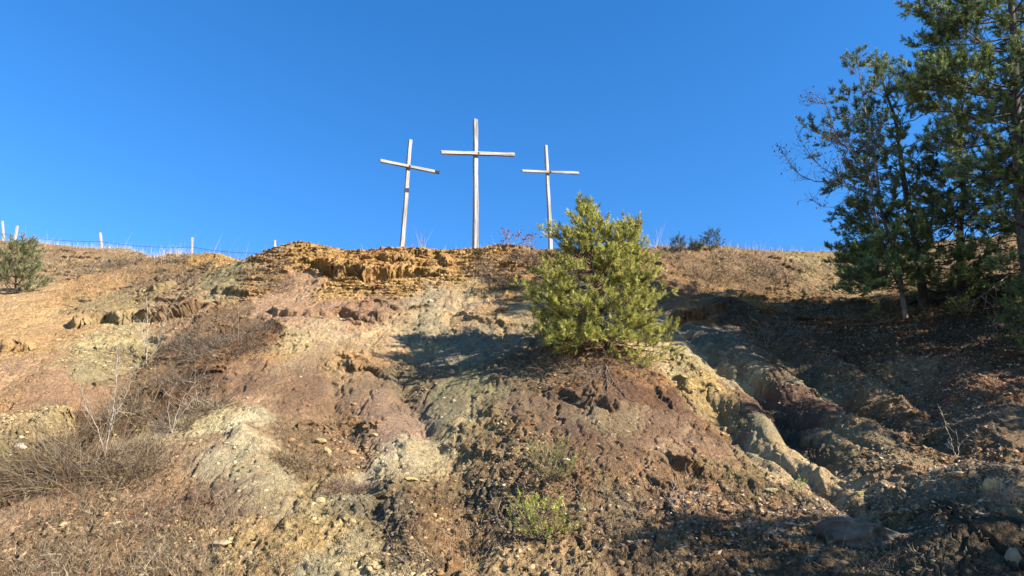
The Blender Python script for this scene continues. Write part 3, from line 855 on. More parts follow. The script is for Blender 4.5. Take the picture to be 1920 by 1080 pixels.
YAW = math.radians(27)
NRM = np.array([math.sin(YAW), -math.cos(YAW), 0])
ARM = np.array([math.cos(YAW), math.sin(YAW), 0])
def cross(base, mid, top, aL, aR, Y, w, wa, label, seed):
    b, mth, t = P(*base, Y), P(*mid, Y), P(*top, Y)
    gz_ = b.copy(); 
    root = empty('wooden_cross', b, label, 'cross', 'three wooden crosses on the hilltop')
    low = b - unit(mth - b) * 1.1
    # one hewn post, slightly bowed: two stretches are blended by the bow inside beam()
    beam('post', low, t, w, w * .9, NRM, M_BEAM, root, seed, seg=70, taper=.14)
    dY = (aR[0] - aL[0]) / 2 / F * Y * math.tan(YAW)
    off = NRM * (w * .48 + wa * .36)
    pL = P(*aL, Y - dY) + off; pR = P(*aR, Y + dY) + off
    bar = beam('crossbar', pL, pR, wa * .88, wa * .7, NRM, M_BEAM, root, seed + 50, seg=50, rough_=.10)
    # bolt head where the two timbers meet
    f = (mid[0] - aL[0]) / (aR[0] - aL[0])
    c = pL + (pR - pL) * f + NRM * (wa * .38)
    mb = MB(); mb.tube([c - NRM * .02, c, c + NRM * .018, c + NRM * .019], [.034, .034, .03, .001], 10)
    mb.build('bolt', M_WIRE, root)
    return root
cross((753, 462), (765, 316), (770, 263), (711, 304), (821, 326), 21.3, .135, .120, 'weathered wooden cross with tilted crossbar, leaning to the right at left of the trio', 5)
cross((890, 470), (892, 291), (892.5, 225), (824, 289), (961, 294), 21.0, .165, .130, 'tallest weathered wooden cross, standing upright in the middle of the trio', 17)
cross((1033, 460), (1028, 325), (1023.5, 273), (976, 323), (1082, 327), 22.2, .122, .100, 'slender weathered wooden cross standing behind the small pine', 29)

# ------------------------------------------------------------------ fence along the left skyline
fb = P(188, 480, 29.5)
fence = empty('wire_fence', fb, 'old wire fence with pale weathered posts along the left skyline', 'fence')
FP = [(-190, 398, 444, 31, 0, .11), (6, 415, 462, 30.8, -1, .12), (189, 437, 484, 29.5, -3, .13), (360, 446, 488, 27.5, 0, .12), (515, 451, 480, 25.5, 0, .12)]
wp = []
for k, (px, r0, r1, Y, lean, w) in enumerate(FP):
    a = P(px - lean, r1, Y); b = P(px + lean * .6, r0, Y)
    beam('fence_post', a - (b - a) * .6, b, w, w, (.3, -1, 0), M_POST, fence, 300 + k, seg=24, taper=.25, rough_=.14)
    wp.append(P(px, [424, 438.5, 453, 463, 474][k], Y - .08))
mb = MB()
for a, b in zip(wp[:-1], wp[1:]):
    t = np.linspace(0, 1, 14)[:, None]
    mb.tube(a + (b - a) * t - np.array([0, 0, .10]) * (4 * t * (1 - t)), .009, 4)
mb.build('wire', M_WIRE, fence)
st = P(27, 456, 29.6)
root = empty('stake', st, 'crooked grey stake leaning right beside the leftmost fence post', 'stake')
beam('shaft', P(25, 470, 29.6), P(33, 424, 29.6), .10, .09, (.3, -1, 0), M_POST, root, 402, seg=20, rough_=.16)
beam('stub', P(43, 468, 29.4), P(43.5, 452, 29.4), .10, .09, (.3, -1, 0), M_POST, root, 403, seg=12, rough_=.16)

# ------------------------------------------------------------------ pines
def needles(p, d, L, n_per, nlen, width, cbase, cvar, rs, ctip=None):
    """bottle-brush shoots: n_per thin blades round each shoot"""
    n_ = len(p)
    pp = np.repeat(p, n_per, 0); dd = np.repeat(d, n_per, 0); LL = np.repeat(L, n_per)[:, None]
    m_ = n_ * n_per
    tpos = rs.random((m_, 1)) ** .8
    rad = rs.normal(size=(m_, 3)); rad -= dd * (rad * dd).sum(1, keepdims=True); rad = unit(rad)
    op = rs.uniform(.45, 1.25, (m_, 1)) * (1.15 - .6 * tpos)
    nd = unit(dd * np.cos(op) + rad * np.sin(op))
    base = pp + dd * LL * tpos
    side = unit(np.cross(nd, rs.normal(size=(m_, 3)))) * width * .5
    tip = base + nd * nlen * rs.uniform(.7, 1.15, (m_, 1))
    Vn = np.stack([base - side, base + side, tip], 1).reshape(-1, 3)
    Fn = np.arange(m_ * 3).reshape(-1, 3)
    shade = 1 + rs.normal(size=(n_, 1)) * cvar
    cc = np.array(cbase)[None] * shade
    if ctip is not None:
        k = rs.random((n_, 1)) ** 1.6
        cc = cc * (1 - k) + np.array(ctip)[None] * k * shade
    cc = np.repeat(np.clip(cc, .005, .6), n_per * 3, 0)
    return Vn, Fn, cc

class Pine:
    foll = 1.0; f_in = .45
    def __init__(s, seed):
        s.wood = MB(); s.trunk = MB(); s.dead = MB(); s.sp = []; s.sd = []; s.sL = []
        s.rs = np.random.default_rng(seed)
    def shoot(s, p, d, L=.11):
        s.sp.append(p); s.sd.append(d); s.sL.append(L)
    def twig(s, p, d, L, r, foliage=1.0):
        """a small side branch carrying shoots"""
        rs = s.rs
        k = 4
        pts_ = [p]; dd = d
        for _ in range(k):
            dd = unit(dd + rs.normal(size=3) * .14 + np.array([0, 0, .10]))
            pts_.append(pts_[-1] + dd * L / k)
        s.wood.tube(pts_, np.linspace(r, r * .35, k + 1), 3)
        if foliage <= 0: return
        ns = max(2, int(L / .075 * foliage * s.foll))
        for j_ in range(ns):
            f = s.f_in + (1 - s.f_in) * (j_ + rs.random()) / ns
            i_ = min(int(f * k), k - 1)
            q_ = pts_[i_] + (pts_[i_ + 1] - pts_[i_]) * (f * k - i_)
            sd_ = unit(dd * .7 + rs.normal(size=3) * .55 + np.array([0, 0, .35]))
            s.shoot(q_, sd_, rs.uniform(.07, .13))
        s.shoot(pts_[-1], unit(dd + [0, 0, .3]), .12)
    def branch(s, p, q, r, foliage=1.0, up=.12, bare=.3, spread=.42, dens=1.0, pts_in=None):
        """a limb from p to q with side twigs over its outer part"""
        rs = s.rs
        p, q = np.asarray(p, float), np.asarray(q, float)
        L = np.linalg.norm(q - p); k = 8
        t = np.linspace(0, 1, k + 1)[:, None]
        sag = np.array([0, 0, 1.0]) * (-4 * t * (1 - t)) * L * up * .5
        wob = np.concatenate([[[0, 0, 0]], np.cumsum(rs.normal(size=(k, 3)) * .018 * L, 0)]); wob -= t * wob[-1]
        c = p + (q - p) * t + sag + wob
        s.wood.tube(c, np.linspace(r, max(r * .22, .004), k + 1), 5)
        n_ = max(3, int(L * 8.5 * (1 - bare) * dens))
        sgn = 1
        for j_ in range(n_):
            f = bare + (1 - bare) * (j_ + rs.random() * .8) / n_
            i_ = min(int(f * k), k - 1)
            b = c[i_] + (c[i_ + 1] - c[i_]) * (f * k - i_)
            ax = unit(c[min(i_ + 1, k)] - c[i_])
            sd_ = unit(np.cross(ax, [0, 0, 1.0])) * sgn; sgn = -sgn
            th = rs.normal() * .5
            dd = unit(ax * rs.uniform(.5, 1.0) + sd_ * rs.uniform(.5, 1.0) + np.array([0, 0, .25 + th * .6]))
            s.twig(b, dd, (L * spread * (1.05 - f) + .12) * rs.uniform(.6, 1.2), max(r * .3, .004), foliage)
        s.twig(c[-1], unit(c[-1] - c[-2]), .2, .005, foliage)
    def finish(s, name, base, label, group, cb, ct, n_per=24, nlen=.06, width=.006, bark=None, wood=None, cvar=.18, cat='pine tree'):
        root = empty(name, base, label, cat, group)
        s.trunk.build('trunk', bark or M_BARK, root)
        s.wood.build('branches', wood or bark or M_BARK, root)
        s.dead.build('dead_twigs', M_TWIG, root)
        if s.sp:
            Vn, Fn, cn = needles(np.array(s.sp), unit(np.array(s.sd)), np.array(s.sL), n_per, nlen, width, cb, cvar, s.rs, ct)
            mesh_np('crown', Vn, Fn, M_NEEDLE, root, cn)
        s.root = root
        return root

def spline(ctrl, n_=24):
    ctrl = np.asarray(ctrl, float); t = np.linspace(0, len(ctrl) - 1, n_)
    out = []
    for u in t:
        i_ = min(int(u), len(ctrl) - 2); f = u - i_
        p0, p1, p2, p3 = ctrl[max(i_ - 1, 0)], ctrl[i_], ctrl[i_ + 1], ctrl[min(i_ + 2, len(ctrl) - 1)]
        out.append(.5 * ((2 * p1) + (-p0 + p2) * f + (2 * p0 - 5 * p1 + 4 * p2 - p3) * f * f + (-p0 + 3 * p1 - 3 * p2 + p3) * f ** 3))
    return np.array(out)

def at(c, f):
    k = f * (len(c) - 1); i_ = min(int(k), len(c) - 2)
    return c[i_] + (c[i_ + 1] - c[i_]) * (k - i_)

def envelope_pine(pn, c, r0, env, n_wh, per, elev, f0=.12, foliage=1.0, asym=None, bare=.3, dens=1.0, f1=.97):
    """whorls of limbs up the trunk line c; env(f, azimuth) gives the reach in metres"""
    rs = pn.rs
    pn.trunk.tube(c, np.linspace(r0, r0 * .12, len(c)), 9)
    for w in range(n_wh):
        f = f0 + (f1 - f0) * (w / (n_wh - 1)) ** .95
        az0 = rs.uniform(0, 6.28)
        for b in range(per):
            az = az0 + b * 6.283 / per + rs.normal() * .25
            L = env(f, az) * rs.uniform(.72, 1.08)
            if L < .08: continue
            e = elev(f) + rs.normal() * .12
            p = at(c, min(max(f + rs.normal() * .012, .02), .99))
            q = p + np.array([math.cos(az) * math.cos(e), math.sin(az) * math.cos(e), math.sin(e)]) * L
            pn.branch(p, q, max(.006, min(.008 + L * .008, r0 * .5)), foliage, bare=bare, dens=dens)
    pn.shoot(c[-1], np.array([0, 0, 1.0]), .16)
    for _ in range(5):
        pn.shoot(at(c, .985), unit(np.array([rs.normal() * .5, rs.normal() * .5, 1])), .12)

YGc, YGt = (.19, .20, .045), (.70, .62, .16)
# the small pine on the spur
b0 = ground_at(1138, 668)
Yb = b0[1]
pn = Pine(3); pn.foll = 2.5; pn.f_in = .68
def pp_(px, row, dy=0): return P(px, row, Yb + dy)
tc_ = spline([b0 + [0.02, 0, -.15], pp_(1138, 642, .0), pp_(1130, 615, .05), pp_(1120, 570, .1), pp_(1112, 500, .15), pp_(1103, 450, .2), pp_(1097, 392, .25)], 30)
H_ = tc_[-1][2] - b0[2]
def env1(f, az):
    cx = math.cos(az)
    rl = np.interp(f, [.1, .22, .30, .40, .52, .64, .74, .84, .92, 1], [.8, 1.15, 1.38, 1.50, 1.52, 1.30, .86, .38, .20, .08])
    rr = np.interp(f, [.1, .22, .30, .40, .52, .64, .74, .84, .92, 1], [.7, 1.1, 1.22, 1.30, 1.26, 1.12, .80, .34, .18, .08])
    r = rl if cx < 0 else rr
    return 1.04 * r * (.8 + .2 * abs(cx))
envelope_pine(pn, tc_, .065, env1, 15, 7, lambda f: np.interp(f, [0, .2, .4, .7, 1], [-.10, .02, .22, .5, .95]), f0=.26, dens=1.7, bare=.36)
# second leader on the right
l2 = spline([at(tc_, .45), pp_(1150, 505, .1), pp_(1172, 465, .15), pp_(1182, 438, .2)], 14)
envelope_pine(pn, l2, .03, lambda f, az: np.interp(f, [0, .4, .8, 1], [.3, .55, .34, .1]), 6, 5, lambda f: .45 + .3 * f, f0=.35, dens=1.8, bare=.2)
# drooping low limbs
for (ax, ay, bx, by, dy, fo) in [(1128, 620, 1020, 630, -.6, 1), (1128, 625, 1045, 645, -.9, .9), (1130, 615, 1105, 640, -1.0, 1.1), (1132, 615, 1150, 632, -1.0, 1.1), (1132, 620, 1178, 640, -.9, .8), (1130, 612, 1072, 622, -1.0, 1.1),
                                 (1134, 630, 1232, 642, -.4, .7), (1136, 645, 1222, 680, -.6, .4), (1134, 620, 1256, 626, .0, .7), (1136, 650, 1195, 690, -.7, .3), (1128, 625, 1010, 600, .2, 1), (1136, 640, 1258, 662, -.3, .5)]:
    pn.branch(pp_(ax, ay), pp_(bx, by, dy), .016, fo, up=.2, bare=.35, spread=.5, dens=1.5)
# bare grey twigs inside the lower crown
for _ in range(60):
    f = pn.rs.uniform(.08, .45); a = pn.rs.uniform(0, 6.28); L = pn.rs.uniform(.35, 1.1)
    p = at(tc_, f); d = np.array([math.cos(a), math.sin(a), pn.rs.uniform(-.3, .15)])
    q_ = p + d * L; m_ = (p + q_) / 2 + np.array([0, 0, pn.rs.uniform(.02, .12)])
    pn.dead.tube([p, m_, q_, q_ + unit(q_ - m_) * .12 - [0, 0, .05]], [.009, .006, .004, .002], 4)
r1 = pn.finish('pine_tree', b0, 'small bushy yellow green pine on the bare spur in front of the right cross', None, YGc, YGt, n_per=30, nlen=.06, width=.0075)
# roots laid bare on the slope below it
mb = MB()
for rt in [[(1136, 690), (1150, 718), (1168, 740), (1180, 752), (1196, 755)], [(1130, 692), (1105, 718), (1080, 735), (1062, 742)], [(1130, 694), (1090, 735), (1050, 752)], [(1136, 692), (1138, 730), (1142, 752)],
           [(1130, 690), (1060, 718), (1010, 738)], [(1130, 688), (1070, 708), (1020, 728), (985, 742)], [(960, 765), (945, 785), (938, 800)]]:
    g_ = spline([ground_at(*p_) + [0, -.01, .015] for p_ in rt], 14)
    g_ += mb.n * 0 + rng.normal(size=g_.shape) * .008
    mb.tube(g_, np.linspace(.017, .005, 14), 5)
mb.build('exposed_roots', M_BARK, r1)

# right hand group
DG, DT = (.085, .13, .065), (.38, .42, .13)
def tall(seed, line, r0, reach, whorls, per, label, foliage=1.0, elev=None, f0=.1, asym=None, dens=1.5, n_per=18, nlen=.075, width=.012, bare=.3, cb=DG, ct=DT, bark=None, extra=(), cvar=.22, name='pine_tree', group='pines on the right hand slope', f1=.97):
    p_ = Pine(seed); p_.foll = 2.0; p_.f_in = .68
    c = spline(line, 34)
    ff, rr_ = zip(*reach)
    def env(f, az):
        r = np.interp(f, ff, rr_)
        if asym: r *= asym(f, az)
        return r
    envelope_pine(p_, c, r0, env, whorls, per, elev or (lambda f: np.interp(f, [0, .3, .75, 1], [-.08, .03, .14, .8])), f0=f0, foliage=foliage, bare=bare, dens=dens, f1=f1)
    for (px0, r0_, px1, r1_, Y0, Y1, th, fo) in extra:
        p_.branch(P(px0, r0_, Y0), P(px1, r1_, Y1), th * .8, fo, bare=.22, spread=.5, dens=1.9)
    return p_.finish(name, line[0], label, group, cb, ct, n_per=n_per, nlen=nlen, width=width, bark=bark, cvar=cvar)

b1 = ground_at(1730, 574); Y1 = b1[1]
tall(21, [b1 - [0, 0, .2], P(1729, 540, Y1), P(1720, 470, Y1), P(1704, 390, Y1), P(1692, 320, Y1), P(1680, 230, Y1), P(1660, 170, Y1), P(1648, 118, Y1)], .12,
     [(0, .5), (.1, 1.2), (.16, 2.0), (.25, 2.1), (.35, 1.7), (.5, 1.6), (.65, 1.3), (.75, .9), (.88, .4), (1, .12)], 13, 5,
     'dark green pine with wide low boughs, trunk rising from the shaded slope', f0=.16, dens=1.3, bare=.38,
     extra=[(1724, 500, 1562, 474, Y1, Y1 - .9, .026, 1.1), (1724, 505, 1590, 520, Y1, Y1 - 1.4, .024, 1.1), (1726, 520, 1640, 545, Y1, Y1 - 1.6, .02, 1.1), (1720, 470, 1578, 440, Y1, Y1 - .5, .022, .9),
            (1722, 490, 1640, 500, Y1, Y1 - 1.9, .022, 1.1), (1726, 515, 1790, 525, Y1, Y1 - 1.6, .022, 1.1), (1724, 500, 1860, 505, Y1, Y1 - .9, .024, 1.0), (1726, 525, 1850, 545, Y1, Y1 - 1.2, .02, .9),
            (1705, 395, 1606, 330, Y1, Y1 - .3, .02, 1), (1705, 400, 1600, 385, Y1, Y1 - 1.2, .02, 1), (1692, 330, 1592, 300, Y1, Y1 - .4, .018, .9), (1692, 300, 1612, 235, Y1, Y1 + .3, .018, 1), (1684, 250, 1622, 205, Y1, Y1 - .4, .016, 1),
            (1680, 235, 1730, 150, Y1, Y1 - .3, .018, 1), (1720, 460, 1660, 445, Y1, Y1 - 1.9, .02, 1), (1715, 430, 1780, 400, Y1, Y1 - 1.5, .02, 1)])
b2 = ground_at(1698, 600); Y2 = b2[1]
tall(22, [b2 - [0, 0, .2], P(1682, 490, Y2), P(1666, 440, Y2), P(1652, 390, Y2), P(1641, 300, Y2), P(1622, 205, Y2), P(1607, 106, Y2)], .062,
     [(0, .1), (.35, .3), (.5, .5), (.8, .5), (.93, .38), (1, .12)], 6, 4,
     'slim pale stemmed pine with thin tufted top, left of the dark pines', f0=.45, dens=1.3, bark=M_LIMB, ct=(.22, .24, .09), foliage=.9,
     extra=[(1622, 205, 1568, 182, Y2, Y2 - .3, .014, 1), (1625, 215, 1578, 215, Y2, Y2 - .4, .012, 1), (1640, 290, 1508, 236, Y2, Y2 - .5, .018, .7), (1638, 270, 1560, 262, Y2, Y2 + .3, .013, .8),
            (1614, 150, 1588, 116, Y2, Y2 - .1, .010, 1.2), (1612, 140, 1625, 118, Y2, Y2, .010, 1.2), (1618, 180, 1660, 130, Y2, Y2, .012, 1.1), (1645, 330, 1560, 350, Y2, Y2 - .5, .014, .8), (1650, 370, 1570, 410, Y2, Y2 - .4, .012, .7),
            (1640, 300, 1700, 250, Y2, Y2 + .3, .014, 1), (1625, 220, 1690, 170, Y2, Y2 + .3, .014, 1)])
b3 = ground_at(1945, 612); Y3 = b3[1]
tall(23, [b3 - [0, 0, .3], P(1922, 440, Y3), P(1912, 330, Y3), P(1905, 200, Y3), P(1900, 60, Y3), P(1890, -50, Y3), P(1886, -130, Y3)], .17,
     [(0, .4), (.1, 1.2), (.25, 1.9), (.4, 2.1), (.55, 2.3), (.7, 2.2), (.8, 1.9), (.9, 1.3), (1, .3)], 17, 6,
     'biggest dark pine at the right edge, its long limbs reaching left across the sky', f0=.12, dens=1.5,
     asym=lambda f, az: 1.0 if math.sin(az) < .2 else .6, n_per=18,
     extra=[(1900, 30, 1702, 4, Y3, Y3 - .2, .035, 1.1), (1902, 45, 1722, 20, Y3, Y3 - .6, .03, 1.1), (1900, 70, 1745, 78, Y3, Y3 - .3, .03, 1), (1905, 95, 1712, 82, Y3, Y3, .026, .8), (1905, 175, 1690, 130, Y3, Y3 - .3, .035, 1.2),
            (1905, 180, 1700, 160, Y3, Y3 - .7, .035, 1.2), (1905, 165, 1730, 118, Y3, Y3 + .1, .03, 1.2), (1908, 215, 1705, 185, Y3, Y3 - .1, .03, 1)])
b4 = ground_at(1800, 566); Y4 = b4[1]
tall(24, [b4 - [0, 0, .2], P(1800, 430, Y4), P(1806, 370, Y4), P(1802, 300, Y4), P(1796, 240, Y4)], .10,
     [(0, .8), (.2, 1.6), (.5, 1.7), (.8, 1.1), (1, .2)], 11, 5, 'mid sized olive green pine between the forked pine and the big edge pine', f0=.2, dens=1.4, ct=(.22, .21, .06))
# pines beyond the right edge of the photograph; their shade falls across the gully
def offpine(seed, x, y, h, R, label, per=6, wh=18, f0=.12, n_per=14, foliage=1.4, dens=1.4):
    b = np.array([x, y, float(surf(x, y))])
    return tall(seed, [b - [0, 0, .3], b + [.1, 0, h * .3], b + [0, .15, h * .7], b + [.1, .1, h]], .16,
         [(0, .7 * R), (.2, R), (.5, .9 * R), (.8, .5 * R), (1, .1)], wh, per, label, f0=f0, dens=dens, n_per=n_per, nlen=.09, width=.018, foliage=foliage)
offpine(31, 13.4, 14.6, 8.5, 2.6, 'tall pine just beyond the right edge, upslope of the young pine')
offpine(33, 11.6, 11.8, 6.2, 2.1, 'dense pine beyond the right edge beside the lower gully')
offpine(34, 9.0, 4.4, 5.4, 1.7, 'slender pine beyond the right edge, lowest on the slope', wh=14, f0=.3, foliage=.7)
offpine(36, 11.9, 8.0, 6.0, 1.6, 'thin crowned pine beyond the right edge between the dense and the slender one', wh=13, f0=.3, foliage=.8)
offpine(35, 17.2, 14.2, 7.0, 2.6, 'tall pine well outside the right edge', foliage=.7)

# young pines
def young(seed, base, pts_, reach, wh, per, label, group, cb, ct, f0=.1, r=.018, nlen=.055, n_per=22, foliage=.8, extra=(), width=.006, elev=.5, name='young_pine', bare=.25, dens=1.0):
    p_ = Pine(seed); c = spline(pts_, 16)
    ff, rr_ = zip(*reach)
    envelope_pine(p_, c, r, lambda f, az: np.interp(f, ff, rr_), wh, per, lambda f: elev, f0=f0, foliage=foliage, bare=bare, dens=dens)
    for a, b, th in extra:
        p_.branch(a, b, th, foliage, spread=.6, dens=1.3)
    return p_.finish(name, base, label, group, cb, ct, n_per=n_per, nlen=nlen, width=width, cat='young pine')
g0 = ground_at(1020, 1020); Yg0 = g0[1]
young(41, g0, [g0 - [0, 0, .05], P(1017, 995, Yg0), P(1011, 970, Yg0), P(1002, 948, Yg0)], [(0, .08), (.3, .17), (.6, .12), (1, .04)], 3, 4,
      'lower yellow green pine seedling with four tufted arms on dark rubble', 'pine seedlings on the rubble', (.20, .23, .045), (.50, .49, .08), nlen=.04, foliage=.6, n_per=16, width=.006, r=.008,
      extra=[(P(1015, 1000, Yg0), P(985, 975, Yg0 - .05), .006), (P(1015, 1005, Yg0), P(1062, 985, Yg0 - .1), .006), (P(1012, 1010, Yg0), P(975, 998, Yg0 + .1), .006), (P(1012, 1010, Yg0), P(1055, 1000, Yg0 + .1), .006)])
g0 = ground_at(1038, 905); Yg0 = g0[1]
young(42, g0, [g0 - [0, 0, .05], P(1036, 888, Yg0), P(1030, 868, Yg0), P(1024, 846, Yg0)], [(0, .1), (.3, .2), (.7, .14), (1, .04)], 3, 4,
      'upper olive pine seedling spreading over tan rubble', 'pine seedlings on the rubble', (.18, .18, .05), (.42, .36, .12), nlen=.045, foliage=.7, n_per=16, width=.005, r=.008,
      extra=[(P(1036, 890, Yg0), P(1075, 870, Yg0 - .1), .006), (P(1036, 890, Yg0), P(1000, 872, Yg0 - .1), .006), (P(1036, 895, Yg0), P(1078, 885, Yg0 - .1), .006), (P(1034, 885, Yg0), P(1050, 856, Yg0), .006)])
g0 = ground_at(1504, 932); Yg0 = g0[1]
young(43, g0, [g0 - [0, 0, .03], P(1503, 926, Yg0), P(1502, 917, Yg0)], [(0, .04), (1, .04)], 2, 4, 'tiny bright green pine sprig on the lower right rubble', None, (.20, .28, .04), (.35, .4, .06), nlen=.04, r=.005)
g0 = ground_at(30, 552); Yg0 = g0[1]
young(44, g0, [g0 - [0, 0, .1], P(30, 520, Yg0), P(36, 490, Yg0), P(50, 462, Yg0)], [(0, .7), (.2, .95), (.5, .65), (.8, .4), (1, .1)], 9, 5,
      'olive green young pine growing at the left edge below the fence', None, (.11, .12, .055), (.36, .34, .16), r=.035, nlen=.085, width=.012, foliage=1.5, bare=.3, elev=.45, n_per=18, dens=1.5)
for k, (px, row, h, w, lb) in enumerate([(1272, 470, 18, .13, 'tiny dark conifer on the skyline just right of the pale stalks'), (1334, 468, 30, .24, 'small spreading grey green conifer on the skyline'), (1305, 470, 8, .14, 'low dark conifer tuft left of the spreading skyline conifer')]):
    g0 = ground_at(px, row + 3); Yg0 = g0[1]
    young(50 + k, g0, [g0 - [0, 0, .1], P(px, row - h * .4, Yg0), P(px - 2, row - h, Yg0)], [(0, w * 1.3), (.4, w), (1, .06)], 5, 4, lb, 'young conifers on the right skyline', (.05, .07, .045), (.12, .13, .08), r=.012, nlen=.07, width=.012, n_per=12, foliage=.6)
g0 = ground_at(1905, 690); Yg0 = g0[1]
young(60, g0 + [.5, 0, 0], [g0 + [.55, 0, -.1], P(1938, 640, Yg0), P(1930, 590, Yg0), P(1925, 545, Yg0)], [(0, .3), (.3, .55), (.7, .4), (1, .08)], 8, 5, 'young green pine at the right edge in the shade', None, (.07, .10, .035), (.20, .22, .06), r=.025, nlen=.06, width=.008)
g0 = ground_at(1808, 592); Yg0 = g0[1]
young(61, g0, [g0 - [0, 0, .05], P(1806, 585, Yg0), P(1800, 578, Yg0)], [(0, .2), (1, .12)], 3, 4, 'dim low pine seedling on the shaded slope right of the forked pine', None, (.10, .12, .04), (.25, .25, .08), r=.008, nlen=.06, width=.008)

# ------------------------------------------------------------------ bare broadleaf tree and saplings
def limb_tree(name, base, limbs, label, cat, m, seed, twigs=40, tl=.4, leaves=0, leafzone=None, group=None, Y=None, tr=.004, leafcol=((.20, .10, .06), (.30, .19, .12))):
    root = empty(name, base, label, cat, group)
    rs = np.random.default_rng(seed)
    mt = MB(); mt2 = MB(); ends = []
    for k, (pl, ra, rb) in enumerate(limbs):
        c = spline(pl, 6 * len(pl))
        c[1:-1] += rs.normal(size=c[1:-1].shape) * .006
        (mt if k == 0 else mt2).tube(c, np.linspace(ra, rb, len(c)), 6 if ra > .02 else 4)
        nt = int(twigs * len(pl) / sum(len(l[0]) for l in limbs)) + 1
        for _ in range(nt):
            f = rs.uniform(.25, 1)
            p = at(c, f); ax = unit(at(c, min(f + .05, 1)) - at(c, f - .05))
            d = unit(ax * .8 + rs.normal(size=3) * .6 + [0, 0, .25])
            L = tl * rs.uniform(.3, 1.0) * (1.2 - f * .5)
            pt = [p]
            for _s in range(4):
                d = unit(d + rs.normal(size=3) * .22 + [0, 0, .08]); pt.append(pt[-1] + d * L / 4)
                if rs.random() < .6:
                    d2 = unit(d + rs.normal(size=3) * .7)
                    mt2.tube([pt[-1], pt[-1] + d2 * L * .15, pt[-1] + d2 * L * .3 + [0, 0, L * .04]], [tr * .7, tr * .5, tr * .3], 3)
                    ends.append(pt[-1] + d2 * L * .3)
            mt2.tube(pt, np.linspace(tr * 1.4, tr * .5, 5), 3)
            ends.append(pt[-1])
    mt.build('trunk', m, root); mt2.build('branches', m, root)
    if leaves and ends:
        e = np.array(ends)
        n_ = leaves
        q = e[rs.integers(0, len(e), n_)] + rs.normal(size=(n_, 3)) * .05
        u_ = unit(rs.normal(size=(n_, 3))); w_ = unit(np.cross(u_, rs.normal(size=(n_, 3))))
        s_ = rs.uniform(.02, .045, (n_, 1))
        Vl = np.stack([q - u_ * s_, q + w_ * s_ * .5, q + u_ * s_, q - w_ * s_ * .5], 1).reshape(-1, 3)
        cl = np.array(leafcol)[rs.integers(0, len(leafcol), n_)] * rs.uniform(.7, 1.2, (n_, 1))
        mesh_np('leaves', Vl, np.arange(n_ * 4).reshape(-1, 4), M_LEAF, root, np.repeat(cl, 4, 0))
    return root
b5 = ground_at(1690, 610); Y5 = Y1 - 1.2
def L5(*pp): return [P(px, row, Y5 + dy) for px, row, dy in pp]
limb_tree('bare_tree', b5, [
    (L5((1700, 560, 1.6), (1668, 500, .8), (1650, 430, 0), (1640, 395, 0), (1633, 350, 0), (1622, 312, 0), (1600, 288, 0), (1580, 270, 0), (1570, 258, 0), (1556, 220, 0), (1546, 182, 0)), .028, .006),
    (L5((1642, 395, 0), (1600, 357, -.2), (1565, 343, -.3), (1530, 340, -.4), (1498, 326, -.5), (1486, 312, -.5), (1470, 290, -.5), (1462, 274, -.5)), .018, .005),
    (L5((1590, 350, -.2), (1560, 325, -.3), (1540, 312, -.3), (1521, 293, -.3), (1506, 272, -.3), (1494, 250, -.3)), .013, .004),
    (L5((1632, 345, 0), (1606, 318, .3), (1575, 285, .4), (1560, 268, .4), (1545, 255, .4)), .014, .005),
    (L5((1650, 425, 0), (1625, 400, .3), (1596, 372, .4), (1570, 386, .4), (1545, 388, .4), (1522, 374, .4)), .014, .004),
    (L5((1622, 312, 0), (1640, 280, .2), (1650, 245, .3), (1660, 215, .3)), .02, .004),
    (L5((1578, 355, 0), (1578, 330, 0), (1572, 300, 0)), .012, .004),
    (L5((1606, 288, 0), (1625, 268, 0), (1590, 266, 0)), .010, .004),
    (L5((1556, 220, 0), (1548, 196, 0), (1530, 193, 0), (1516, 188, 0)), .008, .003),
], 'bare broadleaf tree with pale limbs and a few withered leaves, left of the dark pines', 'tree', M_LIMB, 71, twigs=230, tl=.5, leaves=420, tr=.0045)

def sap(name, px, row, limbs, label, cat, m, seed, r=.012, dyr=.1, group=None, **kw):
    b = ground_at(px, row); Y = b[1]
    rs = np.random.default_rng(seed)
    out = []
    for k, pl in enumerate(limbs):
        dy = rs.uniform(-dyr, dyr)
        q_ = [P(a, c_, Y + dy * (j / len(pl))) for j, (a, c_) in enumerate(pl)]
        if k == 0: q_[0] = b - [0, 0, .05]
        out.append((q_, r * (1 if k == 0 else .7), r * .25))
    return limb_tree(name, b, out, label, cat, m, seed, group=group, **kw)
sap('bare_sapling', 192, 862, [[(192, 862), (204, 815), (212, 770), (216, 730), (218, 690), (220, 640)], [(198, 838), (210, 800), (224, 765), (238, 735), (250, 700)], [(196, 850), (180, 800), (160, 760), (150, 720)]],
    'pale many stemmed bare sapling rising from the brushwood at left', 'sapling', M_BIRCH, 81, r=.014, twigs=36, tl=.45, tr=.003)
sap('bare_sapling', 276, 685, [[(276, 685), (274, 655), (277, 610), (275, 560)], [(276, 676), (292, 655), (302, 625), (312, 590)], [(276, 660), (268, 630), (262, 600)]],
    'forked pale sapling standing on the gully edge above the brushwood', 'sapling', M_BIRCH, 82, r=.016, twigs=36, tl=.4, tr=.004)
sap('bare_sapling', 322, 815, [[(322, 815), (330, 780), (345, 745), (370, 715), (400, 700)], [(322, 812), (315, 770), (320, 735)], [(326, 800), (345, 770), (375, 735), (415, 715)]],
    'straggling pale sapling arching right over the dark hollow', 'sapling', M_BIRCH, 83, r=.008, twigs=16, tl=.35, tr=.003)
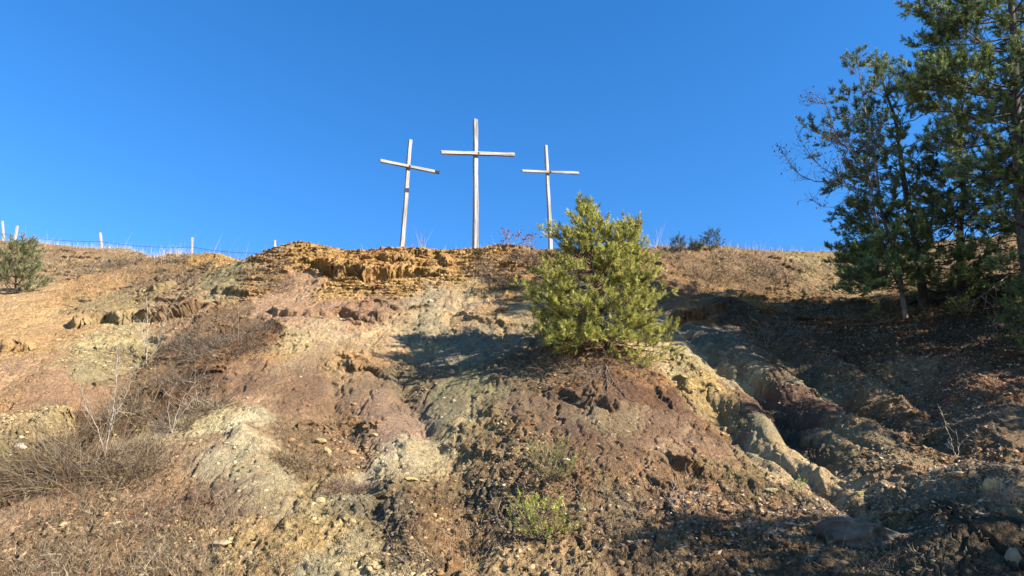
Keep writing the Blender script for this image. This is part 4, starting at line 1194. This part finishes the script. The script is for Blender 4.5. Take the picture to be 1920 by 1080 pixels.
sap('bare_sapling', 1290, 976, [[(1290, 976), (1286, 950), (1283, 920), (1288, 890)], [(1288, 962), (1272, 940), (1262, 915), (1256, 900)], [(1290, 955), (1305, 935), (1312, 915)], [(1288, 972), (1268, 955), (1250, 935)], [(1292, 970), (1315, 955), (1328, 935)]],
    'small pale leafless sapling on the rubble at lower centre right', 'sapling', M_BIRCH, 84, r=.008, twigs=26, tl=.22, tr=.003)
sap('bare_sapling', 1795, 862, [[(1795, 862), (1785, 830), (1774, 800), (1765, 772)], [(1795, 860), (1798, 835), (1792, 805)], [(1790, 850), (1776, 825)]],
    'thin straw coloured stalks on the leaf littered bank at right', 'sapling', M_BIRCH, 85, r=.008, twigs=10, tl=.2, tr=.003)
sap('bare_sapling', 1438, 655, [[(1438, 655), (1430, 625), (1418, 600)], [(1438, 652), (1446, 625), (1462, 600)], [(1436, 650), (1410, 635), (1395, 612)], [(1440, 650), (1470, 630), (1485, 600)], [(1440, 655), (1440, 610)]],
    'grey leafless sapling in the deep shade of the gully', 'sapling', M_LIMB, 86, r=.009, twigs=26, tl=.4, tr=.005)
sap('red_leaved_sapling', 955, 466, [[(955, 466), (956, 452), (953, 440), (947, 430)], [(955, 462), (968, 448), (974, 436)], [(958, 464), (984, 452), (995, 445)], [(956, 460), (948, 446)]],
    'thin sapling with dark red withered leaves on the crest right of the tallest cross', 'sapling', M_TWIG, 87, r=.010, twigs=30, tl=.35, tr=.004, leaves=130, leafcol=((.22, .06, .05), (.16, .05, .05)))
sap('red_leaved_sapling', 992, 466, [[(992, 466), (996, 452), (1002, 446)], [(992, 464), (984, 450)]],
    'low twiggy sapling with a few red leaves beside the top of the small pine', 'sapling', M_TWIG, 88, r=.008, twigs=20, tl=.3, tr=.004, leaves=50, leafcol=((.20, .08, .06), (.14, .06, .05)))
# fallen bare limb in the shade at right
fl = [ground_at(1800, 602) + [0, -.1, .25], P(1850, 548, ground_at(1850, 590)[1] - .2), P(1895, 512, ground_at(1890, 580)[1] + .2)]
root = empty('dead_branch', fl[0], 'pale dead branch hanging over the shaded slope at right', 'branch')
mb = MB(); c = spline(fl, 16); mb.tube(c, np.linspace(.007, .018, 16), 5)
for f, dx, dz in ((.3, -.3, -.4), (.5, -.25, -.5), (.65, -.1, -.45), (.4, .2, -.3)):
    p = at(c, f); mb.tube([p, p + [dx * .5, -.05, dz * .6], p + [dx, -.1, dz]], [.012, .008, .004], 4)
mb.build('stem', M_LIMB, root)

# ------------------------------------------------------------------ dry shrubs and heath, each a thing
def shrub(px, row, wpx, hpx, n_, cols, label, seed, cat='shrub', name='dry_shrub', group='dry shrubs on the slope', lean=(0, 0, 0), width=.007, woody=.25, bendamt=.75, hm=.62):
    rs = np.random.default_rng(seed)
    c = ground_at(px, row); ppm = F / math.hypot(c[1], c[2] - CAMZ)
    rx = wpx / 2 / ppm; hh = hpx / ppm * hm; ry = min(rx * .8, 1.2)
    root = empty(name, c, label, cat, group)
    th = rs.uniform(0, 6.283, n_); r = np.sqrt(rs.random(n_)) * 1.08
    keep_ = (wpx < 85) | (fbm(rx * r * np.cos(th) * 2.2 + seed, ry * r * np.sin(th) * 2.2, 3, seed) + rs.normal(size=n_) * .12 > -.2)
    th, r = th[keep_], r[keep_]; n_ = len(th)
    bx = c[0] + rx * r * np.cos(th); by = c[1] + ry * r * np.sin(th)
    bz = surf(bx, by) - .02
    p0 = np.stack([bx, by, bz], -1)
    out = np.stack([np.cos(th) * r, np.sin(th) * r, np.zeros(n_)], -1)
    d = unit(out * .5 + rs.normal(size=(n_, 3)) * (.75 if wpx > 85 else .5) + [0, -.25, .7] + np.array(lean))
    bend = out * .3 + rs.normal(size=(n_, 3)) * bendamt + np.array([0, -.1, -.35])
    ln = hh * rs.uniform(.35, 1.05, n_) * (1.15 - .5 * r ** 2)
    Vr, Fr = ribbons(p0, d, bend, ln, np.full(n_, width) * rs.uniform(.6, 1.4, n_), rs, 4)
    # side twigs
    k = rs.integers(0, n_, int(n_ * 1.6)); f = rs.uniform(.3, .9, len(k))[:, None]
    p1 = p0[k] + d[k] * ln[k][:, None] * f + bend[k] * ln[k][:, None] * f * f
    d1 = unit(d[k] + rs.normal(size=(len(k), 3)) * .7)
    V3, F3 = ribbons(p1, d1, rs.normal(size=(len(k), 3)) * .2, ln[k] * .35, np.full(len(k), width * .7), rs, 2)
    pal = np.array(cols)
    c1_ = np.repeat(pal[rs.integers(0, len(pal), n_)] * rs.uniform(.75, 1.2, (n_, 1)), 10, 0)
    c3_ = np.repeat(pal[rs.integers(0, len(pal), len(k))] * rs.uniform(.75, 1.2, (len(k), 1)), 6, 0)
    mb = MB()
    for _ in range(int(14 * woody * 4) if woody >= .2 else 0):
        a = rs.uniform(0, 6.28); rr = rs.random() * .5
        p = np.array([c[0] + rx * rr * math.cos(a), c[1] + ry * rr * math.sin(a), 0]); p[2] = surf(p[0], p[1]) - .03
        dd = unit(np.array([math.cos(a), math.sin(a) - .2, rs.uniform(.3, 1.2)])); L = hh * rs.uniform(.7, 1.3)
        pt = [p]
        for _s in range(5):
            dd = unit(dd + rs.normal(size=3) * .2); pt.append(pt[-1] + dd * L / 5)
        mb.tube(pt, np.linspace(.007, .002, 6), 4)
    VV, FF_, CC_ = [Vr, V3], [Fr, F3 + len(Vr)], [c1_, c3_]
    if mb.v:
        vt = np.concatenate(mb.v); VV.append(vt); FF_.append(np.concatenate(mb.f) + len(Vr) + len(V3))
        CC_.append(np.tile(np.array([[.20, .155, .11]]), (len(vt), 1)))
    mesh_np('twigs', np.concatenate(VV), np.concatenate(FF_), M_STRAW, root, np.concatenate(CC_))
    return root
HG = [(.115, .082, .058), (.17, .122, .085), (.08, .058, .042), (.21, .16, .115)]        # grey brown heath
BR = [(.18, .125, .075), (.12, .083, .052), (.26, .19, .115), (.085, .06, .04)]         # brown brush
ST = [(.36, .28, .18), (.28, .21, .13), (.42, .34, .23), (.20, .145, .095)]           # straw
SH = [
 (165, 885, 230, 125, 2100, BR, 'largest tangle of brown brushwood, filling the hollow at left', 1, .5),
 (60, 890, 110, 60, 600, BR, 'brown brushwood at the left edge below the pale stones', 2, .3),
 (262, 850, 80, 50, 500, BR, 'right hand fringe of the brushwood, arching over pinkish soil', 3, .4),
 (230, 775, 120, 70, 800, BR + ST[:1], 'brown brush above the pale many stemmed sapling foot', 4, .3),
 (335, 800, 100, 56, 700, HG + BR[:2], 'reddish brown brush under the arching sapling', 5, .3),
 (330, 715, 110, 46, 600, HG, 'heath and brush on the lip of the dark hollow', 6, .2),
 (390, 765, 60, 60, 420, BR + ST, 'straw tipped bush beside the maroon soil', 7, .2),
 (430, 650, 150, 60, 1500, HG, 'broad grey heath mound below the long dark ledge', 8, .15),
 (370, 640, 90, 50, 700, HG, 'smaller grey heath mound left of the broad one', 9, .15),
 (500, 618, 60, 40, 420, HG, 'grey heath tuft hanging at the cream coloured lip', 10, .1),
 (250, 670, 90, 40, 420, BR + ST, 'thin straw brush beside the forked sapling', 11, .1),
 (510, 520, 120, 30, 1200, HG, 'low grey heath patch on the left of the orange crag', 12, .05),
 (460, 512, 34, 16, 300, HG, 'round grey heath tuft left of the low heath patch', 13, .05),
 (384, 501, 34, 14, 320, HG[2:3] + HG[:1], 'dark round tussock on yellow soil near the fence', 14, .05),
 (335, 488, 34, 24, 300, BR + ST, 'brown tussock just below the third fence post', 15, .05),
 (210, 500, 90, 26, 800, HG, 'dull grey heath patch below the second fence post', 16, .05),
 (130, 500, 60, 16, 300, BR, 'thin brown heath patch at the upper left', 17, .05),
 (340, 530, 44, 34, 340, BR + HG, 'brown bush on the small dark step at upper left', 18, .1),
 (950, 530, 90, 50, 1200, HG, 'grey twiggy heath bank below the red leaved sapling', 19, .1),
 (905, 510, 60, 36, 560, HG, 'grey heath left of the twiggy bank under the tallest cross', 20, .1),
 (985, 490, 60, 34, 600, HG + BR, 'brown heath on the crest beside the small pine', 21, .1),
 (930, 480, 60, 18, 380, HG + BR, 'low crest heath at the foot of the tallest cross', 22, .1),
 (940, 580, 30, 14, 160, BR, 'little brown tuft on cream soil left of the small pine', 23, 0),
 (693, 516, 26, 12, 140, HG, 'dry tuft under the crag overhang', 24, 0),
 (650, 915, 80, 44, 560, [(.20, .12, .08), (.26, .17, .11), (.13, .085, .06)], 'dark reddish brown bush above the dark shale', 25, .2),
 (545, 870, 60, 44, 360, BR, 'brown brush fringe right of the pale grey mound', 26, .1),
 (345, 990, 120, 40, 1000, BR + [(.22, .13, .09)], 'reddish brown heath mound at the lower left', 27, .1),
 (220, 960, 110, 36, 560, BR + ST[:1], 'brown heath under the brushwood at lower left', 28, .1),
 (330, 1060, 150, 36, 1200, BR + ST, 'straw and brown heath at the bottom left', 29, .05),
 (130, 1060, 170, 34, 1000, BR + ST, 'straw coloured grass bank in the bottom left corner', 30, .05),
 (40, 1000, 90, 30, 440, BR + ST, 'thin dry grass at the left edge near the bottom', 31, .05),
 (800, 1040, 90, 46, 420, [(.34, .24, .14), (.26, .17, .10), (.42, .32, .2)], 'tan dry weeds at the bottom beside the dark shale', 32, .1),
 (1290, 494, 110, 26, 1000, HG, 'grey brown heath on the crest right of the small pine', 33, .05),
 (1390, 494, 120, 26, 1200, HG + ST[:1], 'grey brown heath mound on the right crest', 34, .05),
 (1345, 512, 90, 22, 700, HG, 'heath belt below the spreading skyline conifer', 35, .05),
 (1450, 520, 80, 20, 560, HG + ST[:1], 'pale heath beside the sandy saddle', 36, .05),
 (1500, 505, 50, 16, 260, ST, 'straw grass on the left of the sandy saddle', 37, 0),
 (1290, 548, 80, 22, 420, HG, 'shaded heath right of the small pine crown', 38, .05),
 (1290, 912, 60, 26, 360, BR, 'dark tussock behind the small leafless sapling', 39, .05),
 (1310, 880, 40, 16, 200, BR, 'dark tuft on the small block shadow', 40, 0),
 (1885, 935, 60, 44, 420, [(.40, .30, .20), (.28, .2, .13)], 'drooping pale grass tuft beside the ochre boulder', 41, 0),
 (1640, 1066, 70, 40, 300, BR + ST[:1], 'dry grass tuft in front of the big grey boulder', 42, .1),
 (1110, 690, 220, 44, 1900, [(.20, .14, .09), (.28, .2, .13)], 'dry brown brush around the foot of the small pine', 43, .1),
 (1010, 690, 120, 26, 420, [(.2, .15, .1), (.28, .2, .13)], 'brown brush in the small pine shadow', 44, .1),
 (1600, 480, 70, 18, 380, ST + BR, 'straw grass at the edge of the pines on the crest', 45, 0),
 (440, 838, 12, 9, 80, [(.10, .08, .06)], 'dark tuft over the hole in the whitish mound', 46, 0),
]
for (px, row, w, h, n_, cols, lb, sd, wd) in SH:
    c_ = ground_at(px, row)
    wdt = .003 + .0004 * c_[1]
    shrub(px, row, w, h, int(n_ * 1.25), cols, lb, 500 + sd, woody=wd * 1.4, width=wdt, hm=.85 if sd == 1 else .62)

# ------------------------------------------------------------------ dry grass: countless blades
GZ = [(200, 560, 200, 60, .3), (180, 960, 260, 90, 1.0), (330, 1040, 250, 70, 1.2), (250, 800, 130, 110, .8), (420, 640, 110, 50, .8), (340, 590, 80, 50, .5), (560, 850, 60, 80, .7), (250, 500, 260, 28, 1.4),
      (640, 900, 70, 50, .6), (800, 1020, 80, 60, .5), (1010, 900, 90, 70, .5), (1250, 950, 160, 60, .35), (1350, 510, 200, 35, 1.6), (1500, 560, 120, 60, .4), (1650, 620, 200, 90, .4), (950, 500, 70, 40, 1.0),
      (1450, 970, 120, 60, .3), (1650, 1050, 150, 40, .3), (1800, 480, 160, 40, .8), (870, 880, 60, 60, .3), (900, 1050, 200, 30, .3), (1130, 700, 90, 30, .5), (60, 480, 90, 20, .7), (1850, 650, 100, 100, .4)]
ng = 52000
zw = zone_weight(GZ) * smooth(-.5, .35, fbm(X * 2.2, Yg * 2.2, 3, 611))
q, c, _, _ = sample_verts(ng, zw, rng)
dg = unit(rng.normal(size=(ng, 3)) * .5 + [.1, -.15, .75]); bg_ = rng.normal(size=(ng, 3)) * .35 + [0, 0, -.25]
ln = rng.uniform(.03, .15, ng) * (1 + .02 * q[:, 1])
VG, FG = ribbons(q - [0, 0, .01], dg, bg_, ln, .003 + .00028 * q[:, 1] * rng.uniform(.5, 1.3, ng), rng, 3)
pal = np.array(ST + BR)
CG = np.repeat(pal[rng.integers(0, len(pal), ng)] * rng.uniform(.7, 1.1, (ng, 1)), 8, 0)
# standing straw along the crest
def crest(px):
    d = ray(px, 468); x = d[0] / d[1] * YS
    k = int(np.argmax((surf(x, YS) - CAMZ) / YS)); return x[k], YS[k]
cp, ch = [], []
for (x0, x1, n_, h0, h1) in [(40, 340, 760, .10, .38), (300, 350, 160, .2, .5), (60, 480, 36, .3, .8), (395, 480, 12, .5, 1.1), (470, 700, 90, .05, .2), (780, 800, 26, .2, .85), (760, 1000, 130, .06, .25), (925, 1000, 20, .3, .6),
                             (1225, 1300, 150, .1, .35), (1228, 1238, 14, .6, 1.0), (1250, 1256, 4, .5, .8), (1225, 1500, 520, .08, .30), (1400, 1450, 20, .3, .5), (1480, 1640, 260, .06, .2), (1640, 1960, 260, .1, .35), (-150, 40, 160, .1, .35), (683, 692, 4, .3, .5)]:
    for _ in range(n_):
        x, y = crest(rng.uniform(x0, x1)); y += rng.normal() * .35 - .1
        cp.append((x, y, float(surf(x, y)) - .03)); ch.append(rng.uniform(h0, h1))
cp, ch = np.array(cp), np.array(ch); m_ = len(cp)
VC, FC = ribbons(cp, unit(rng.normal(size=(m_, 3)) * .16 + [0, 0, 1]), rng.normal(size=(m_, 3)) * .18, ch, np.full(m_, .008), rng, 4)
CC = np.repeat(np.array(ST)[rng.integers(0, 3, m_)] * rng.uniform(.9, 1.4, (m_, 1)), 10, 0)
o = mesh_np('dry_grass', np.concatenate([VG, VC]), np.concatenate([FG, FC + len(VG)]), M_STRAW, None, np.concatenate([CG, CC]))
tag(o, 'withered straw grass scattered over the slope and standing along its crest', 'grass', kind='stuff')
sky_rows = []
pxx, rows_ = project(X, YF, Z)
vis = (Yg > 5) & (Yg < 45) & (np.abs(ma) < 1)
for q in range(0, 1921, 120):
    mm_ = vis & (np.abs(pxx - q) < 6)
    sky_rows.append((q, int(rows_[mm_].min())))
print('crest rows', sky_rows)
